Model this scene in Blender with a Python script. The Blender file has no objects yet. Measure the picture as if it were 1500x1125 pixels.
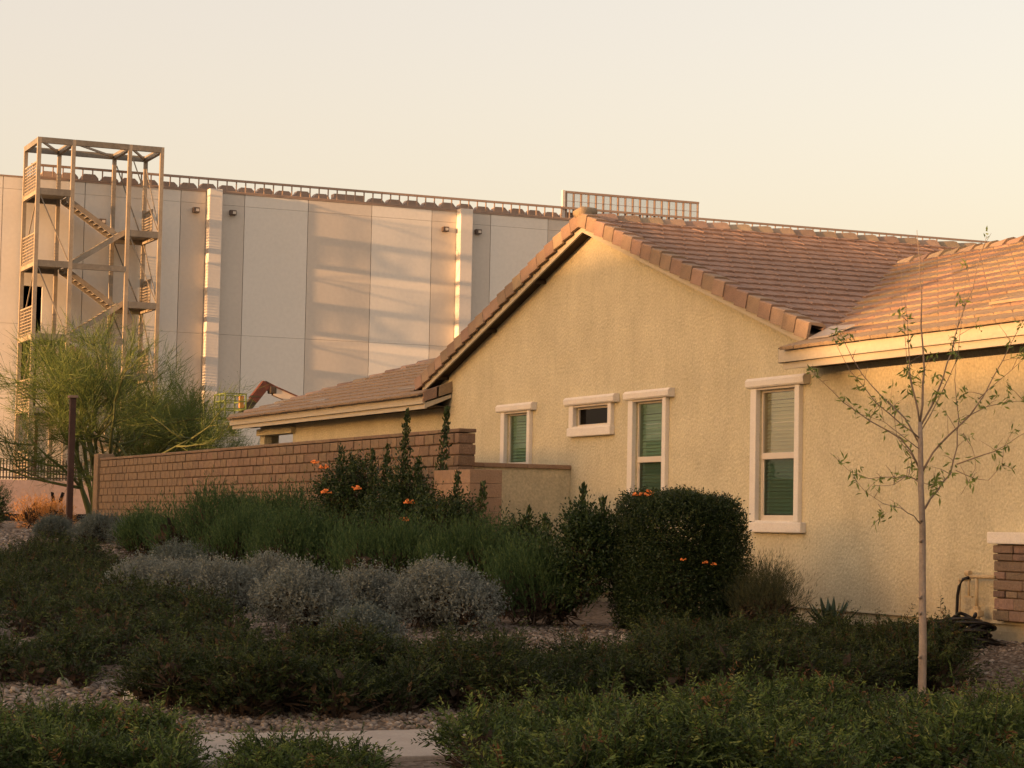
import bpy, bmesh, math, random
import numpy as np
from mathutils import Vector, Matrix
from mathutils.geometry import tessellate_polygon

random.seed(7)
RNG = np.random.default_rng(11)
SC = bpy.context.scene
COL = SC.collection
R = math.radians

# ------------------------------------------------------------------ camera
PIT, ROL, YAW = R(3.58), R(1.13), R(23.4)
CAM = np.array([0.0, -14.0, 1.6])
FW0 = np.array([-math.cos(YAW), math.sin(YAW), 0.0])      # level viewing direction
RT0 = np.array([math.sin(YAW), math.cos(YAW), 0.0])
UP0 = np.array([0.0, 0.0, 1.0])
fw = math.cos(PIT) * FW0 + math.sin(PIT) * UP0
up1 = math.cos(PIT) * UP0 - math.sin(PIT) * FW0
ex = math.cos(ROL) * RT0 + math.sin(ROL) * up1
ey = -math.sin(ROL) * RT0 + math.cos(ROL) * up1
cam = bpy.data.cameras.new('camera')
cam.sensor_width = 36.0
cam.lens = 79.2
cam.clip_end = 4000
camo = bpy.data.objects.new('camera', cam)
COL.objects.link(camo)
camo.matrix_world = Matrix(((ex[0], ey[0], -fw[0], CAM[0]), (ex[1], ey[1], -fw[1], CAM[1]),
                            (ex[2], ey[2], -fw[2], CAM[2]), (0, 0, 0, 1)))
SC.camera = camo

# ------------------------------------------------------------------ sky, sun, exposure
SUN_EL, SUN_ROT = R(3.5), R(173.5)
world = bpy.data.worlds.new('World')
SC.world = world
world.use_nodes = True
wn = world.node_tree
bg = wn.nodes['Background']
sky = wn.nodes.new('ShaderNodeTexSky')
sky.sky_type = 'NISHITA'
sky.sun_disc = False
sky.sun_elevation = SUN_EL
sky.sun_rotation = SUN_ROT
sky.air_density = 1.0
sky.dust_density = 4.0
sky.ozone_density = 1.0
tint = wn.nodes.new('ShaderNodeMix'); tint.data_type = 'RGBA'; tint.blend_type = 'MULTIPLY'
tint.inputs[0].default_value = 1.0
wn.links.new(sky.outputs[0], tint.inputs[6])
tint.inputs[7].default_value = (0.92, 0.82, 0.80, 1)
haze_add = wn.nodes.new('ShaderNodeMix'); haze_add.data_type = 'RGBA'; haze_add.blend_type = 'ADD'
haze_add.inputs[0].default_value = 1.0
wn.links.new(tint.outputs[2], haze_add.inputs[6])
haze_add.inputs[7].default_value = (1.14, 0.86, 0.68, 1)
wn.links.new(haze_add.outputs[2], bg.inputs[0])
bg.inputs[1].default_value = 0.10

sl = bpy.data.lights.new('sun', 'SUN')
sl.energy = 2.6
sl.angle = R(0.6)
sl.color = (1.0, 0.52, 0.22)
so = bpy.data.objects.new('sun', sl)
COL.objects.link(so)
TOSUN = Vector((math.sin(SUN_ROT) * math.cos(SUN_EL), math.cos(SUN_ROT) * math.cos(SUN_EL), math.sin(SUN_EL)))
so.rotation_euler = TOSUN.to_track_quat('Z', 'Y').to_euler()
so.location = TOSUN * 200

SC.render.engine = 'CYCLES'
SC.view_settings.view_transform = 'Standard'
SC.view_settings.look = 'None'
SC.view_settings.gamma = 1.0
SC.view_settings.use_curve_mapping = False
SC.view_settings.exposure = 2.17
SC.cycles.use_denoising = True
SC.cycles.max_bounces = 6
SC.cycles.diffuse_bounces = 3
SC.cycles.transparent_max_bounces = 12

# ------------------------------------------------------------------ helpers
def tag(o, label=None, cat=None, group=None, kind=None):
    if label: o['label'] = label
    if cat: o['category'] = cat
    if group: o['group'] = group
    if kind: o['kind'] = kind
    return o

def thing(name, label, cat, loc=(0, 0, 0), group=None, rotz=0.0):
    o = bpy.data.objects.new(name, None)
    COL.objects.link(o)
    o.empty_display_size = 0.2
    o.location = loc
    o.rotation_euler = (0, 0, rotz)
    return tag(o, label, cat, group)

def origin_of(parent):
    v = Vector((0, 0, 0))
    while parent is not None:
        v += parent.location
        parent = parent.parent
    return v

def link(name, me, mat, parent=None, loc=None, rot=None):
    o = bpy.data.objects.new(name, me)
    COL.objects.link(o)
    if mat is not None and len(me.materials) == 0:
        me.materials.append(mat)
    if parent is not None:
        o.parent = parent
    if loc is not None: o.location = loc
    if rot is not None: o.rotation_euler = rot
    return o

class MB:
    """collects shapes in world coordinates; build() links them as one mesh object"""
    def __init__(self): self.v, self.f = [], []
    def add(self, verts, faces):
        n = len(self.v)
        self.v += [tuple(p) for p in verts]
        self.f += [tuple(i + n for i in q) for q in faces]
        return self
    def box(self, x0, x1, y0, y1, z0, z1):
        return self.add([(x0, y0, z0), (x1, y0, z0), (x1, y1, z0), (x0, y1, z0),
                         (x0, y0, z1), (x1, y0, z1), (x1, y1, z1), (x0, y1, z1)],
                        [(0, 3, 2, 1), (4, 5, 6, 7), (0, 1, 5, 4), (1, 2, 6, 5), (2, 3, 7, 6), (3, 0, 4, 7)])
    def bbox(self, x0, x1, y0, y1, z0, z1, b=0.01):
        """box with its upright and top edges eased"""
        bm = bmesh.new()
        bmesh.ops.create_cube(bm, size=1.0)
        for v in bm.verts:
            v.co = Vector(((x0 + x1) / 2 + v.co.x * (x1 - x0), (y0 + y1) / 2 + v.co.y * (y1 - y0), (z0 + z1) / 2 + v.co.z * (z1 - z0)))
        bmesh.ops.bevel(bm, geom=list(bm.edges), offset=b, segments=2, affect='EDGES', profile=0.6)
        bm.verts.index_update()
        self.add([v.co[:] for v in bm.verts], [[v.index for v in q.verts] for q in bm.faces])
        bm.free()
        return self
    def bar(self, p, q, w, h, side=None):
        p, q = Vector(p), Vector(q)
        d = (q - p).normalized()
        s = Vector(side) if side else (Vector((0, 0, 1)).cross(d) if abs(d.z) < 0.95 else Vector((1, 0, 0)))
        s = (s - d * s.dot(d)).normalized()
        u = d.cross(s)
        c = [s * a * w / 2 + u * b * h / 2 for a, b in ((-1, -1), (1, -1), (1, 1), (-1, 1))]
        return self.add([p + k for k in c] + [q + k for k in c],
                        [(3, 2, 1, 0), (4, 5, 6, 7), (0, 1, 5, 4), (1, 2, 6, 5), (2, 3, 7, 6), (3, 0, 4, 7)])
    def tube(self, pts, radii, n=8, cap=True):
        pts = [Vector(p) for p in pts]
        if not hasattr(radii, '__len__'): radii = [radii] * len(pts)
        rings = []
        ref = Vector((0.31, 0.2, 0.93)).normalized()
        for i, p in enumerate(pts):
            a = pts[max(i - 1, 0)]; b = pts[min(i + 1, len(pts) - 1)]
            d = (b - a).normalized()
            r0 = ref if abs(d.dot(ref)) < 0.95 else Vector((1, 0, 0))
            s = d.cross(r0).normalized(); u = d.cross(s)
            rings.append([p + (s * math.cos(t) + u * math.sin(t)) * radii[i] for t in [2 * math.pi * k / n for k in range(n)]])
        vs = [v for r_ in rings for v in r_]
        fs = []
        for i in range(len(pts) - 1):
            for k in range(n):
                k2 = (k + 1) % n
                fs.append((i * n + k, i * n + k2, (i + 1) * n + k2, (i + 1) * n + k))
        if cap:
            fs.append(tuple(range(n - 1, -1, -1)))
            fs.append(tuple((len(pts) - 1) * n + k for k in range(n)))
        return self.add(vs, fs)
    def poly(self, pts): return self.add(pts, [tuple(range(len(pts)))])
    def prism(self, pts, off):
        """closed prism from a planar loop pushed along off"""
        off = Vector(off); n = len(pts)
        a = [Vector(p) for p in pts]; b = [p + off for p in a]
        return self.add(a + b, [tuple(range(n)), tuple(range(2 * n - 1, n - 1, -1))] +
                        [(i, n + i, n + (i + 1) % n, (i + 1) % n)[::-1] for i in range(n)])
    def mesh(self, name, origin=(0, 0, 0), smooth=False):
        me = bpy.data.meshes.new(name)
        o = Vector(origin)
        me.from_pydata([tuple(Vector(p) - o) for p in self.v], [], self.f)
        me.validate(); me.update()
        bm = bmesh.new(); bm.from_mesh(me)
        bmesh.ops.recalc_face_normals(bm, faces=bm.faces)
        bm.to_mesh(me); bm.free()
        if smooth:
            for p in me.polygons: p.use_smooth = True
        return me
    def build(self, name, mat, parent=None, smooth=False):
        return link(name, self.mesh(name, origin_of(parent), smooth), mat, parent)

# ------------------------------------------------------------------ materials
def nodes_of(m):
    m.use_nodes = True
    nt = m.node_tree
    return nt, nt.nodes, nt.links, nt.nodes['Principled BSDF']

def surf(name, c1, c2=None, scale=6.0, rough=0.85, bump=0.0, bscale=60.0, rand=0.0, c3=None, stretch=None, metal=0.0,
         spec=0.3, fine=None, hue=0.0):
    """procedural surface: two colours by noise, optional per-object variation, bump"""
    m = bpy.data.materials.new(name)
    nt, N, L, P = nodes_of(m)
    P.inputs['Roughness'].default_value = rough
    P.inputs['Metallic'].default_value = metal
    P.inputs['Specular IOR Level'].default_value = spec
    tc = N.new('ShaderNodeTexCoord')
    mp = N.new('ShaderNodeMapping')
    L.new(tc.outputs['Object'], mp.inputs[0])
    if stretch: mp.inputs['Scale'].default_value = stretch
    c2 = c2 or tuple(x * 0.8 for x in c1)
    no = N.new('ShaderNodeTexNoise'); no.inputs['Scale'].default_value = scale; no.inputs['Detail'].default_value = 6
    no.inputs['Roughness'].default_value = 0.62
    L.new(mp.outputs[0], no.inputs['Vector'])
    rp = N.new('ShaderNodeValToRGB')
    rp.color_ramp.elements[0].position = 0.3; rp.color_ramp.elements[0].color = (*c2, 1)
    rp.color_ramp.elements[1].position = 0.7; rp.color_ramp.elements[1].color = (*c1, 1)
    if c3:
        e = rp.color_ramp.elements.new(0.86); e.color = (*c3, 1)
    L.new(no.outputs[0], rp.inputs[0])
    out = rp.outputs[0]
    if fine:
        n2 = N.new('ShaderNodeTexNoise'); n2.inputs['Scale'].default_value = fine[0]; n2.inputs['Detail'].default_value = 3
        L.new(tc.outputs['Object'], n2.inputs['Vector'])
        mr = N.new('ShaderNodeMapRange')
        mr.inputs[1].default_value = 0.3; mr.inputs[2].default_value = 0.7
        mr.inputs[3].default_value = 1 - fine[1]; mr.inputs[4].default_value = 1 + fine[1]
        L.new(n2.outputs[0], mr.inputs[0])
        mx = N.new('ShaderNodeMix'); mx.data_type = 'RGBA'; mx.blend_type = 'MULTIPLY'; mx.inputs[0].default_value = 1
        L.new(out, mx.inputs[6]); L.new(mr.outputs[0], mx.inputs[7]); out = mx.outputs[2]
    if rand or hue:
        oi = N.new('ShaderNodeObjectInfo')
        hs = N.new('ShaderNodeHueSaturation')
        mr = N.new('ShaderNodeMapRange'); mr.inputs[3].default_value = 1 - rand; mr.inputs[4].default_value = 1 + rand
        L.new(oi.outputs['Random'], mr.inputs[0]); L.new(mr.outputs[0], hs.inputs['Value'])
        if hue:
            m7 = N.new('ShaderNodeMath'); m7.operation = 'MULTIPLY'; m7.inputs[1].default_value = 7.31
            fr = N.new('ShaderNodeMath'); fr.operation = 'FRACT'
            L.new(oi.outputs['Random'], m7.inputs[0]); L.new(m7.outputs[0], fr.inputs[0])
            mh = N.new('ShaderNodeMapRange'); mh.inputs[3].default_value = 0.5 - hue; mh.inputs[4].default_value = 0.5 + hue
            L.new(fr.outputs[0], mh.inputs[0]); L.new(mh.outputs[0], hs.inputs['Hue'])
        L.new(out, hs.inputs['Color']); out = hs.outputs[0]
    L.new(out, P.inputs['Base Color'])
    if bump:
        nb = N.new('ShaderNodeTexNoise'); nb.inputs['Scale'].default_value = bscale; nb.inputs['Detail'].default_value = 5
        L.new(tc.outputs['Object'], nb.inputs['Vector'])
        b = N.new('ShaderNodeBump'); b.inputs['Strength'].default_value = min(1.0, bump); b.inputs['Distance'].default_value = 0.02
        L.new(nb.outputs[0], b.inputs['Height']); L.new(b.outputs[0], P.inputs['Normal'])
    return m

def leafmat(name, ramp, trans=0.35, rough=0.6):
    """leaf colour picked per leaf from a ramp of real leaf colours"""
    m = bpy.data.materials.new(name)
    nt, N, L, P = nodes_of(m)
    at = N.new('ShaderNodeAttribute'); at.attribute_name = 'tint'
    rp = N.new('ShaderNodeValToRGB')
    el = rp.color_ramp.elements
    el[0].position = ramp[0][0]; el[0].color = (*ramp[0][1], 1)
    el[1].position = ramp[-1][0]; el[1].color = (*ramp[-1][1], 1)
    for p, c in ramp[1:-1]:
        e = el.new(p); e.color = (*c, 1)
    L.new(at.outputs['Fac'], rp.inputs[0])
    L.new(rp.outputs[0], P.inputs['Base Color'])
    P.inputs['Roughness'].default_value = rough
    P.inputs['Specular IOR Level'].default_value = 0.25
    tr = N.new('ShaderNodeBsdfTranslucent')
    L.new(rp.outputs[0], tr.inputs[0])
    mx = N.new('ShaderNodeMixShader'); mx.inputs[0].default_value = trans
    L.new(P.outputs[0], mx.inputs[1]); L.new(tr.outputs[0], mx.inputs[2])
    L.new(mx.outputs[0], N['Material Output'].inputs[0])
    return m

def glassmat(name, tintc, refl=0.12):
    m = bpy.data.materials.new(name)
    nt, N, L, P = nodes_of(m)
    t = N.new('ShaderNodeBsdfTransparent'); t.inputs[0].default_value = (*tintc, 1)
    g = N.new('ShaderNodeBsdfGlossy'); g.inputs['Roughness'].default_value = 0.02
    mx = N.new('ShaderNodeMixShader'); mx.inputs[0].default_value = refl
    L.new(t.outputs[0], mx.inputs[1]); L.new(g.outputs[0], mx.inputs[2])
    L.new(mx.outputs[0], N['Material Output'].inputs[0])
    return m

M = {}
def stucco(name, c1, c2):
    m = surf(name, c1, c2, scale=2.6, rough=0.95, bump=0.9, bscale=24, stretch=(1.3, 1.0, 0.85), fine=(30, 0.14), spec=0.15)
    nt = m.node_tree; N, L = nt.nodes, nt.links
    P = N['Principled BSDF']
    src = P.inputs['Base Color'].links[0].from_socket
    tc = N.new('ShaderNodeTexCoord')
    def layer(src, scale, stretch, lo, hi, dark, detail=4):
        mp = N.new('ShaderNodeMapping'); mp.inputs['Scale'].default_value = stretch
        L.new(tc.outputs['Object'], mp.inputs[0])
        no = N.new('ShaderNodeTexNoise'); no.inputs['Scale'].default_value = scale; no.inputs['Detail'].default_value = detail
        L.new(mp.outputs[0], no.inputs['Vector'])
        mr = N.new('ShaderNodeMapRange'); mr.inputs[1].default_value = lo; mr.inputs[2].default_value = hi
        mr.inputs[3].default_value = 1.0; mr.inputs[4].default_value = dark
        L.new(no.outputs[0], mr.inputs[0])
        mx = N.new('ShaderNodeMix'); mx.data_type = 'RGBA'; mx.blend_type = 'MULTIPLY'; mx.inputs[0].default_value = 1
        L.new(src, mx.inputs[6]); L.new(mr.outputs[0], mx.inputs[7])
        return mx.outputs[2]
    out = layer(src, 0.9, (1, 1, 1), 0.45, 0.75, 0.86)
    out = layer(out, 3.2, (2.0, 1, 0.16), 0.55, 0.82, 0.92)
    out = layer(out, 9.0, (1, 1, 1), 0.58, 0.72, 0.90)
    # splashed dirt: strongest within 0.4 m of the ground, broken up by noise
    sp = N.new('ShaderNodeSeparateXYZ'); L.new(tc.outputs['Object'], sp.inputs[0])
    n2 = N.new('ShaderNodeTexNoise'); n2.inputs['Scale'].default_value = 2.2; n2.inputs['Detail'].default_value = 6
    L.new(tc.outputs['Object'], n2.inputs['Vector'])
    ad = N.new('ShaderNodeMath'); ad.operation = 'MULTIPLY_ADD'; ad.inputs[1].default_value = -0.9
    L.new(n2.outputs[0], ad.inputs[0]); L.new(sp.outputs[2], ad.inputs[2])
    mr = N.new('ShaderNodeMapRange'); mr.inputs[1].default_value = -0.25; mr.inputs[2].default_value = 0.35
    mr.inputs[3].default_value = 0.45; mr.inputs[4].default_value = 0.0
    L.new(ad.outputs[0], mr.inputs[0])
    mx = N.new('ShaderNodeMix'); mx.data_type = 'RGBA'; mx.inputs[7].default_value = (0.30, 0.23, 0.15, 1)
    L.new(mr.outputs[0], mx.inputs[0]); L.new(out, mx.inputs[6])
    L.new(mx.outputs[2], P.inputs['Base Color'])
    return m
M['stucco'] = stucco('stucco', (0.615, 0.548, 0.372), (0.54, 0.475, 0.315))
M['stucco2'] = stucco('stucco_stub', (0.63, 0.53, 0.34), (0.54, 0.45, 0.285))
M['base'] = surf('foundation_paint', (0.53, 0.46, 0.31), (0.43, 0.37, 0.25), scale=4, rough=0.9, bump=0.2, fine=(40, 0.08))
M['trim'] = surf('trim_paint', (0.74, 0.685, 0.60), (0.69, 0.63, 0.545), scale=9, rough=0.9, bump=0.25, bscale=50, fine=(50, 0.06))
M['vinyl'] = surf('window_vinyl', (0.66, 0.58, 0.47), (0.60, 0.52, 0.42), scale=4, rough=0.5)
M['blind'] = surf('blind_slats', (0.60, 0.65, 0.57), (0.54, 0.59, 0.52), scale=3, rough=0.6)
M['blindbox'] = surf('room_side', (0.16, 0.13, 0.10), None, scale=2)
M['glass_green'] = glassmat('screened_glass', (0.70, 0.785, 0.715), 0.08)
M['glass_dark'] = glassmat('lower_glass', (0.56, 0.645, 0.585), 0.07)
M['glass_clear'] = glassmat('upper_glass', (0.88, 0.86, 0.74), 0.20)
M['glass_small'] = glassmat('small_glass', (0.25, 0.18, 0.16), 0.05)
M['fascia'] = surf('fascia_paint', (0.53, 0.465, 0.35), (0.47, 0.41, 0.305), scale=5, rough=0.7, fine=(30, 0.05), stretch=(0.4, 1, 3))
M['soffit'] = surf('soffit_shade', (0.055, 0.038, 0.024), None, scale=5, rough=0.9)  # near-black: the shadow under the eaves is put into the colour
M['deck'] = surf('roof_underlay', (0.06, 0.045, 0.035), None, scale=8, rough=0.95)
M['tile'] = surf('concrete_tile', (0.29, 0.198, 0.128), (0.205, 0.14, 0.092), scale=7, rough=0.9, bump=0.5, bscale=45, rand=0.22, hue=0.018, fine=(80, 0.12))
M['rake'] = surf('rake_tile', (0.34, 0.24, 0.162), (0.255, 0.178, 0.12), scale=5, rough=0.9, bump=0.35, bscale=50, rand=0.20, hue=0.018, fine=(70, 0.10))
M['flash'] = surf('lead_flashing', (0.34, 0.30, 0.26), None, scale=5, rough=0.6, metal=0.2)
M['block'] = surf('split_block', (0.245, 0.165, 0.105), (0.185, 0.123, 0.077), scale=9, rough=0.95, bump=0.8, bscale=42, rand=0.13, hue=0.008, fine=(60, 0.16))
M['mortar'] = surf('block_mortar', (0.16, 0.105, 0.068), None, scale=10, rough=0.95, bump=0.4)
M['blockpale'] = surf('pale_block', (0.36, 0.235, 0.15), (0.29, 0.185, 0.115), scale=8, rough=0.95, bump=0.5, bscale=50, rand=0.08, fine=(60, 0.1))
M['stone'] = surf('veneer_stone', (0.21, 0.145, 0.105), (0.155, 0.11, 0.08), scale=8, rough=0.9, bump=0.7, bscale=30, rand=0.28, hue=0.02, fine=(40, 0.14))
M['pilaster'] = surf('white_pilaster', (0.68, 0.63, 0.555), (0.65, 0.60, 0.53), scale=0.5, rough=0.9, fine=(6, 0.03))
M['panel_light'] = surf('light_panel', (0.75, 0.71, 0.63), (0.715, 0.68, 0.60), scale=0.35, rough=0.9, rand=0.02, fine=(5, 0.03))  # pale paint lifted further: distance haze put into the colour
M['panel_taupe'] = surf('taupe_panel', (0.62, 0.56, 0.475), (0.585, 0.53, 0.45), scale=0.35, rough=0.9, rand=0.02, fine=(5, 0.03))  # taupe paint, with the same haze lightening in its colour
M['steel'] = surf('primed_steel', (0.34, 0.29, 0.22), (0.25, 0.205, 0.15), scale=1.6, rough=0.6, c3=(0.40, 0.34, 0.26), fine=(9, 0.1))
M['steel_dark'] = surf('grey_steel', (0.22, 0.20, 0.165), (0.15, 0.135, 0.11), scale=1.2, rough=0.6, fine=(6, 0.12))
M['rail'] = surf('rail_paint', (0.36, 0.265, 0.20), (0.31, 0.225, 0.17), scale=2, rough=0.7)
M['hood'] = surf('vent_hood', (0.42, 0.325, 0.26), (0.36, 0.275, 0.22), scale=2, rough=0.8, rand=0.1)
M['dark'] = surf('dark_interior', (0.02, 0.015, 0.012), None, scale=3)
M['lampbox'] = surf('lamp_housing', (0.12, 0.085, 0.065), None, scale=6, rough=0.5)
M['concrete'] = surf('concrete', (0.36, 0.31, 0.255), (0.30, 0.255, 0.21), scale=3, rough=0.9, bump=0.25, bscale=80, fine=(40, 0.10))
M['pinkwall'] = surf('pink_retaining_wall', (0.42, 0.30, 0.25), (0.36, 0.26, 0.21), scale=1.2, rough=0.9, bump=0.3, bscale=12, fine=(8, 0.08))
M['iron'] = surf('dark_iron', (0.05, 0.035, 0.028), (0.035, 0.025, 0.02), scale=5, rough=0.6)
M['post'] = surf('rusty_post', (0.070, 0.034, 0.022), (0.045, 0.022, 0.015), scale=6, rough=0.7, bump=0.2)
M['black'] = surf('black_rubber', (0.012, 0.010, 0.009), (0.007, 0.006, 0.006), scale=14, rough=0.5)
M['pipe'] = surf('painted_pipe', (0.50, 0.38, 0.22), (0.42, 0.31, 0.17), scale=12, rough=0.6, fine=(40, 0.1))
M['red'] = surf('boom_red', (0.16, 0.05, 0.03), (0.06, 0.026, 0.018), scale=2.2, rough=0.6, c3=(0.45, 0.30, 0.18))
M['boomdark'] = surf('boom_dark', (0.075, 0.055, 0.035), (0.045, 0.035, 0.022), scale=2, rough=0.6)
M['boomwhite'] = surf('boom_white', (0.68, 0.56, 0.42), (0.55, 0.44, 0.32), scale=2, rough=0.5)
M['boomgreen'] = surf('basket_green', (0.16, 0.21, 0.05), (0.10, 0.13, 0.035), scale=3, rough=0.6)
M['orangeplate'] = surf('orange_plate', (0.62, 0.28, 0.07), None, scale=3, rough=0.6)
M['bark_pale'] = surf('pale_bark', (0.37, 0.30, 0.24), (0.20, 0.16, 0.125), scale=9, rough=0.9, bump=0.3, bscale=30, stretch=(1, 1, 0.5), fine=(30, 0.12))
M['bark_twig'] = surf('twig_bark', (0.26, 0.20, 0.155), (0.18, 0.14, 0.105), scale=14, rough=0.9)
M['bark_green'] = surf('green_bark', (0.115, 0.125, 0.042), (0.075, 0.085, 0.03), scale=6, rough=0.8)
M['twigs'] = surf('shrub_twigs', (0.075, 0.050, 0.032), (0.04, 0.027, 0.017), scale=20, rough=0.95, bump=0.6, bscale=40)
M['rock'] = surf('pale_rock', (0.38, 0.33, 0.27), (0.27, 0.225, 0.18), scale=6, rough=0.9, bump=0.5, bscale=20, rand=0.15)
M['gravel'] = surf('gravel', (0.27, 0.205, 0.15), (0.15, 0.11, 0.08), scale=22, rough=0.95, c3=(0.40, 0.33, 0.26), rand=0.1)
M['paper'] = surf('paper_scrap', (0.75, 0.70, 0.62), None, scale=30, rough=0.8)
M['agave'] = surf('agave_leaf', (0.060, 0.098, 0.065), (0.038, 0.066, 0.042), scale=5, rough=0.55, stretch=(3, 3, 0.5))
M['flower'] = surf('orange_flower', (0.85, 0.27, 0.06), (0.74, 0.20, 0.04), scale=30, rough=0.6)
M['shade_wall'] = stucco('shade_block_stucco', (0.50, 0.40, 0.28), (0.44, 0.35, 0.24))

M['l_cover'] = leafmat('cover_leaf', [(0, (0.018, 0.030, 0.008)), (0.4, (0.042, 0.068, 0.016)), (0.7, (0.125, 0.175, 0.040)), (0.92, (0.27, 0.28, 0.070)), (1, (0.17, 0.085, 0.035))])
M['l_cover2'] = leafmat('cover_leaf_dull', [(0, (0.015, 0.022, 0.007)), (0.5, (0.034, 0.050, 0.014)), (0.8, (0.085, 0.110, 0.028)), (0.93, (0.16, 0.15, 0.045)), (1, (0.095, 0.055, 0.023))])
M['l_sage'] = leafmat('sage_leaf', [(0, (0.11, 0.122, 0.10)), (0.6, (0.195, 0.212, 0.178)), (1, (0.30, 0.318, 0.27))], trans=0.2, rough=0.8)
M['l_sageblue'] = leafmat('blue_sage_leaf', [(0, (0.075, 0.088, 0.072)), (0.6, (0.13, 0.155, 0.13)), (1, (0.21, 0.24, 0.205))], trans=0.2, rough=0.8)
M['l_green'] = leafmat('needle_leaf', [(0, (0.030, 0.055, 0.018)), (0.6, (0.062, 0.108, 0.036)), (1, (0.12, 0.18, 0.062))])
M['l_honey'] = leafmat('honeysuckle_leaf', [(0, (0.018, 0.031, 0.011)), (0.6, (0.040, 0.066, 0.020)), (1, (0.095, 0.125, 0.040))], trans=0.25, rough=0.4)
M['l_box'] = leafmat('hedge_leaf', [(0, (0.016, 0.027, 0.010)), (0.6, (0.036, 0.058, 0.018)), (1, (0.10, 0.13, 0.042))], trans=0.25, rough=0.45)
M['l_palo'] = leafmat('palo_twig', [(0, (0.058, 0.090, 0.024)), (0.6, (0.11, 0.152, 0.038)), (1, (0.20, 0.225, 0.058))], trans=0.3)
M['l_tree'] = leafmat('young_leaf', [(0, (0.13, 0.18, 0.04)), (1, (0.25, 0.31, 0.085))], trans=0.4)
M['l_orange'] = leafmat('dry_twig', [(0, (0.30, 0.14, 0.04)), (0.6, (0.48, 0.23, 0.065)), (1, (0.60, 0.33, 0.10))], trans=0.3)
M['l_wisp'] = leafmat('wispy_twig', [(0, (0.05, 0.06, 0.03)), (1, (0.10, 0.11, 0.055))], trans=0.3)

# ------------------------------------------------------------------ ground
def wdist(x, y):
    return (x - CAM[0]) * FW0[0] + (y - CAM[1]) * FW0[1]

def gz(x, y):
    x = np.asarray(x, float); y = np.asarray(y, float)
    w = wdist(x, y)
    z = np.interp(w, [0, 17, 25, 36, 50, 80, 200], [0, 0, .45, .6, 1.25, 1.38, 1.4])
    t = np.clip((y + 1.6) / 1.6, 0, 1); t = t * t * (3 - 2 * t)
    near = np.clip((x + 27) / 3, 0, 1)
    return np.where(w < 60, np.maximum(z, z * (1 - t * near) + (0.50 * t * near)), z)

def grid_sheet(name, xs, ys, zf, mat):
    X, Y = np.meshgrid(xs, ys)
    Z = zf(X, Y)
    v = np.stack([X.ravel(), Y.ravel(), Z.ravel()], 1)
    nx, ny = len(xs), len(ys)
    i = np.arange(nx - 1)[None, :] + nx * np.arange(ny - 1)[:, None]
    f = np.stack([i, i + 1, i + 1 + nx, i + nx], -1).reshape(-1, 4)
    me = bpy.data.meshes.new(name)
    me.from_pydata(v.tolist(), [], f.tolist()); me.update()
    for p in me.polygons: p.use_smooth = True
    return link(name, me, mat)

def ground_material():
    m = bpy.data.materials.new('gravel_ground')
    nt, N, L, P = nodes_of(m)
    P.inputs['Roughness'].default_value = 0.95
    P.inputs['Specular IOR Level'].default_value = 0.1
    tc = N.new('ShaderNodeTexCoord')
    vo = N.new('ShaderNodeTexVoronoi'); vo.inputs['Scale'].default_value = 26
    L.new(tc.outputs['Object'], vo.inputs['Vector'])
    rp = N.new('ShaderNodeValToRGB')
    rp.color_ramp.elements[0].color = (0.075, 0.056, 0.041, 1); rp.color_ramp.elements[1].color = (0.22, 0.18, 0.14, 1)
    e = rp.color_ramp.elements.new(0.5); e.color = (0.14, 0.107, 0.08, 1)
    sp = N.new('ShaderNodeSeparateColor'); L.new(vo.outputs['Color'], sp.inputs[0]); L.new(sp.outputs[0], rp.inputs[0])
    no = N.new('ShaderNodeTexNoise'); no.inputs['Scale'].default_value = 0.9; no.inputs['Detail'].default_value = 5
    L.new(tc.outputs['Object'], no.inputs['Vector'])
    mr = N.new('ShaderNodeMapRange'); mr.inputs[1].default_value = .3; mr.inputs[2].default_value = .7; mr.inputs[3].default_value = .75; mr.inputs[4].default_value = 1.2
    L.new(no.outputs[0], mr.inputs[0])
    mx = N.new('ShaderNodeMix'); mx.data_type = 'RGBA'; mx.blend_type = 'MULTIPLY'; mx.inputs[0].default_value = 1
    L.new(rp.outputs[0], mx.inputs[6]); L.new(mr.outputs[0], mx.inputs[7])
    L.new(mx.outputs[2], P.inputs['Base Color'])
    b = N.new('ShaderNodeBump'); b.inputs['Strength'].default_value = 0.7; b.inputs['Distance'].default_value = 0.02
    L.new(vo.outputs['Distance'], b.inputs['Height']); L.new(b.outputs[0], P.inputs['Normal'])
    return m
M['ground'] = ground_material()
xs = np.concatenate([np.linspace(-900, -130, 14), np.linspace(-125, -60, 27), np.linspace(-59, 8, 202), np.linspace(12, 500, 16)])
ys = np.concatenate([np.linspace(-700, -60, 12), np.linspace(-55, -17, 20), np.linspace(-16, 8, 97), np.linspace(9, 60, 40), np.linspace(70, 900, 14)])
tag(grid_sheet('ground', xs, ys, lambda X, Y: gz(X, Y) + 0.012 * np.sin(3.1 * X + 1.7 * Y) * np.sin(2.3 * Y - 0.7 * X), M['ground']), kind='structure')

M['bounce_pale'] = surf('bounce_dirt', (0.38, 0.32, 0.24), (0.30, 0.25, 0.185), scale=0.4, rough=0.95, fine=(6, 0.1))
tag(grid_sheet('bounce_lot', np.linspace(-110, 60, 60), np.linspace(-97, -17, 40), lambda X, Y: gz(X, Y) + 0.04, M['bounce_pale']), kind='structure')  # unseen pale sheet added to bounce light onto the house wall
mb = MB()
mb.bbox(-16.1, -14.3, -16.0, -7.2, -0.1, 0.035, 0.012)
path = mb.build('path', M['concrete']); tag(path, kind='structure')
mb = MB().bbox(-39.2, -37.2, -12.0, -6.35, 0.45, 0.72, 0.02)
tag(mb.build('path', M['concrete']), kind='structure')

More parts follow.
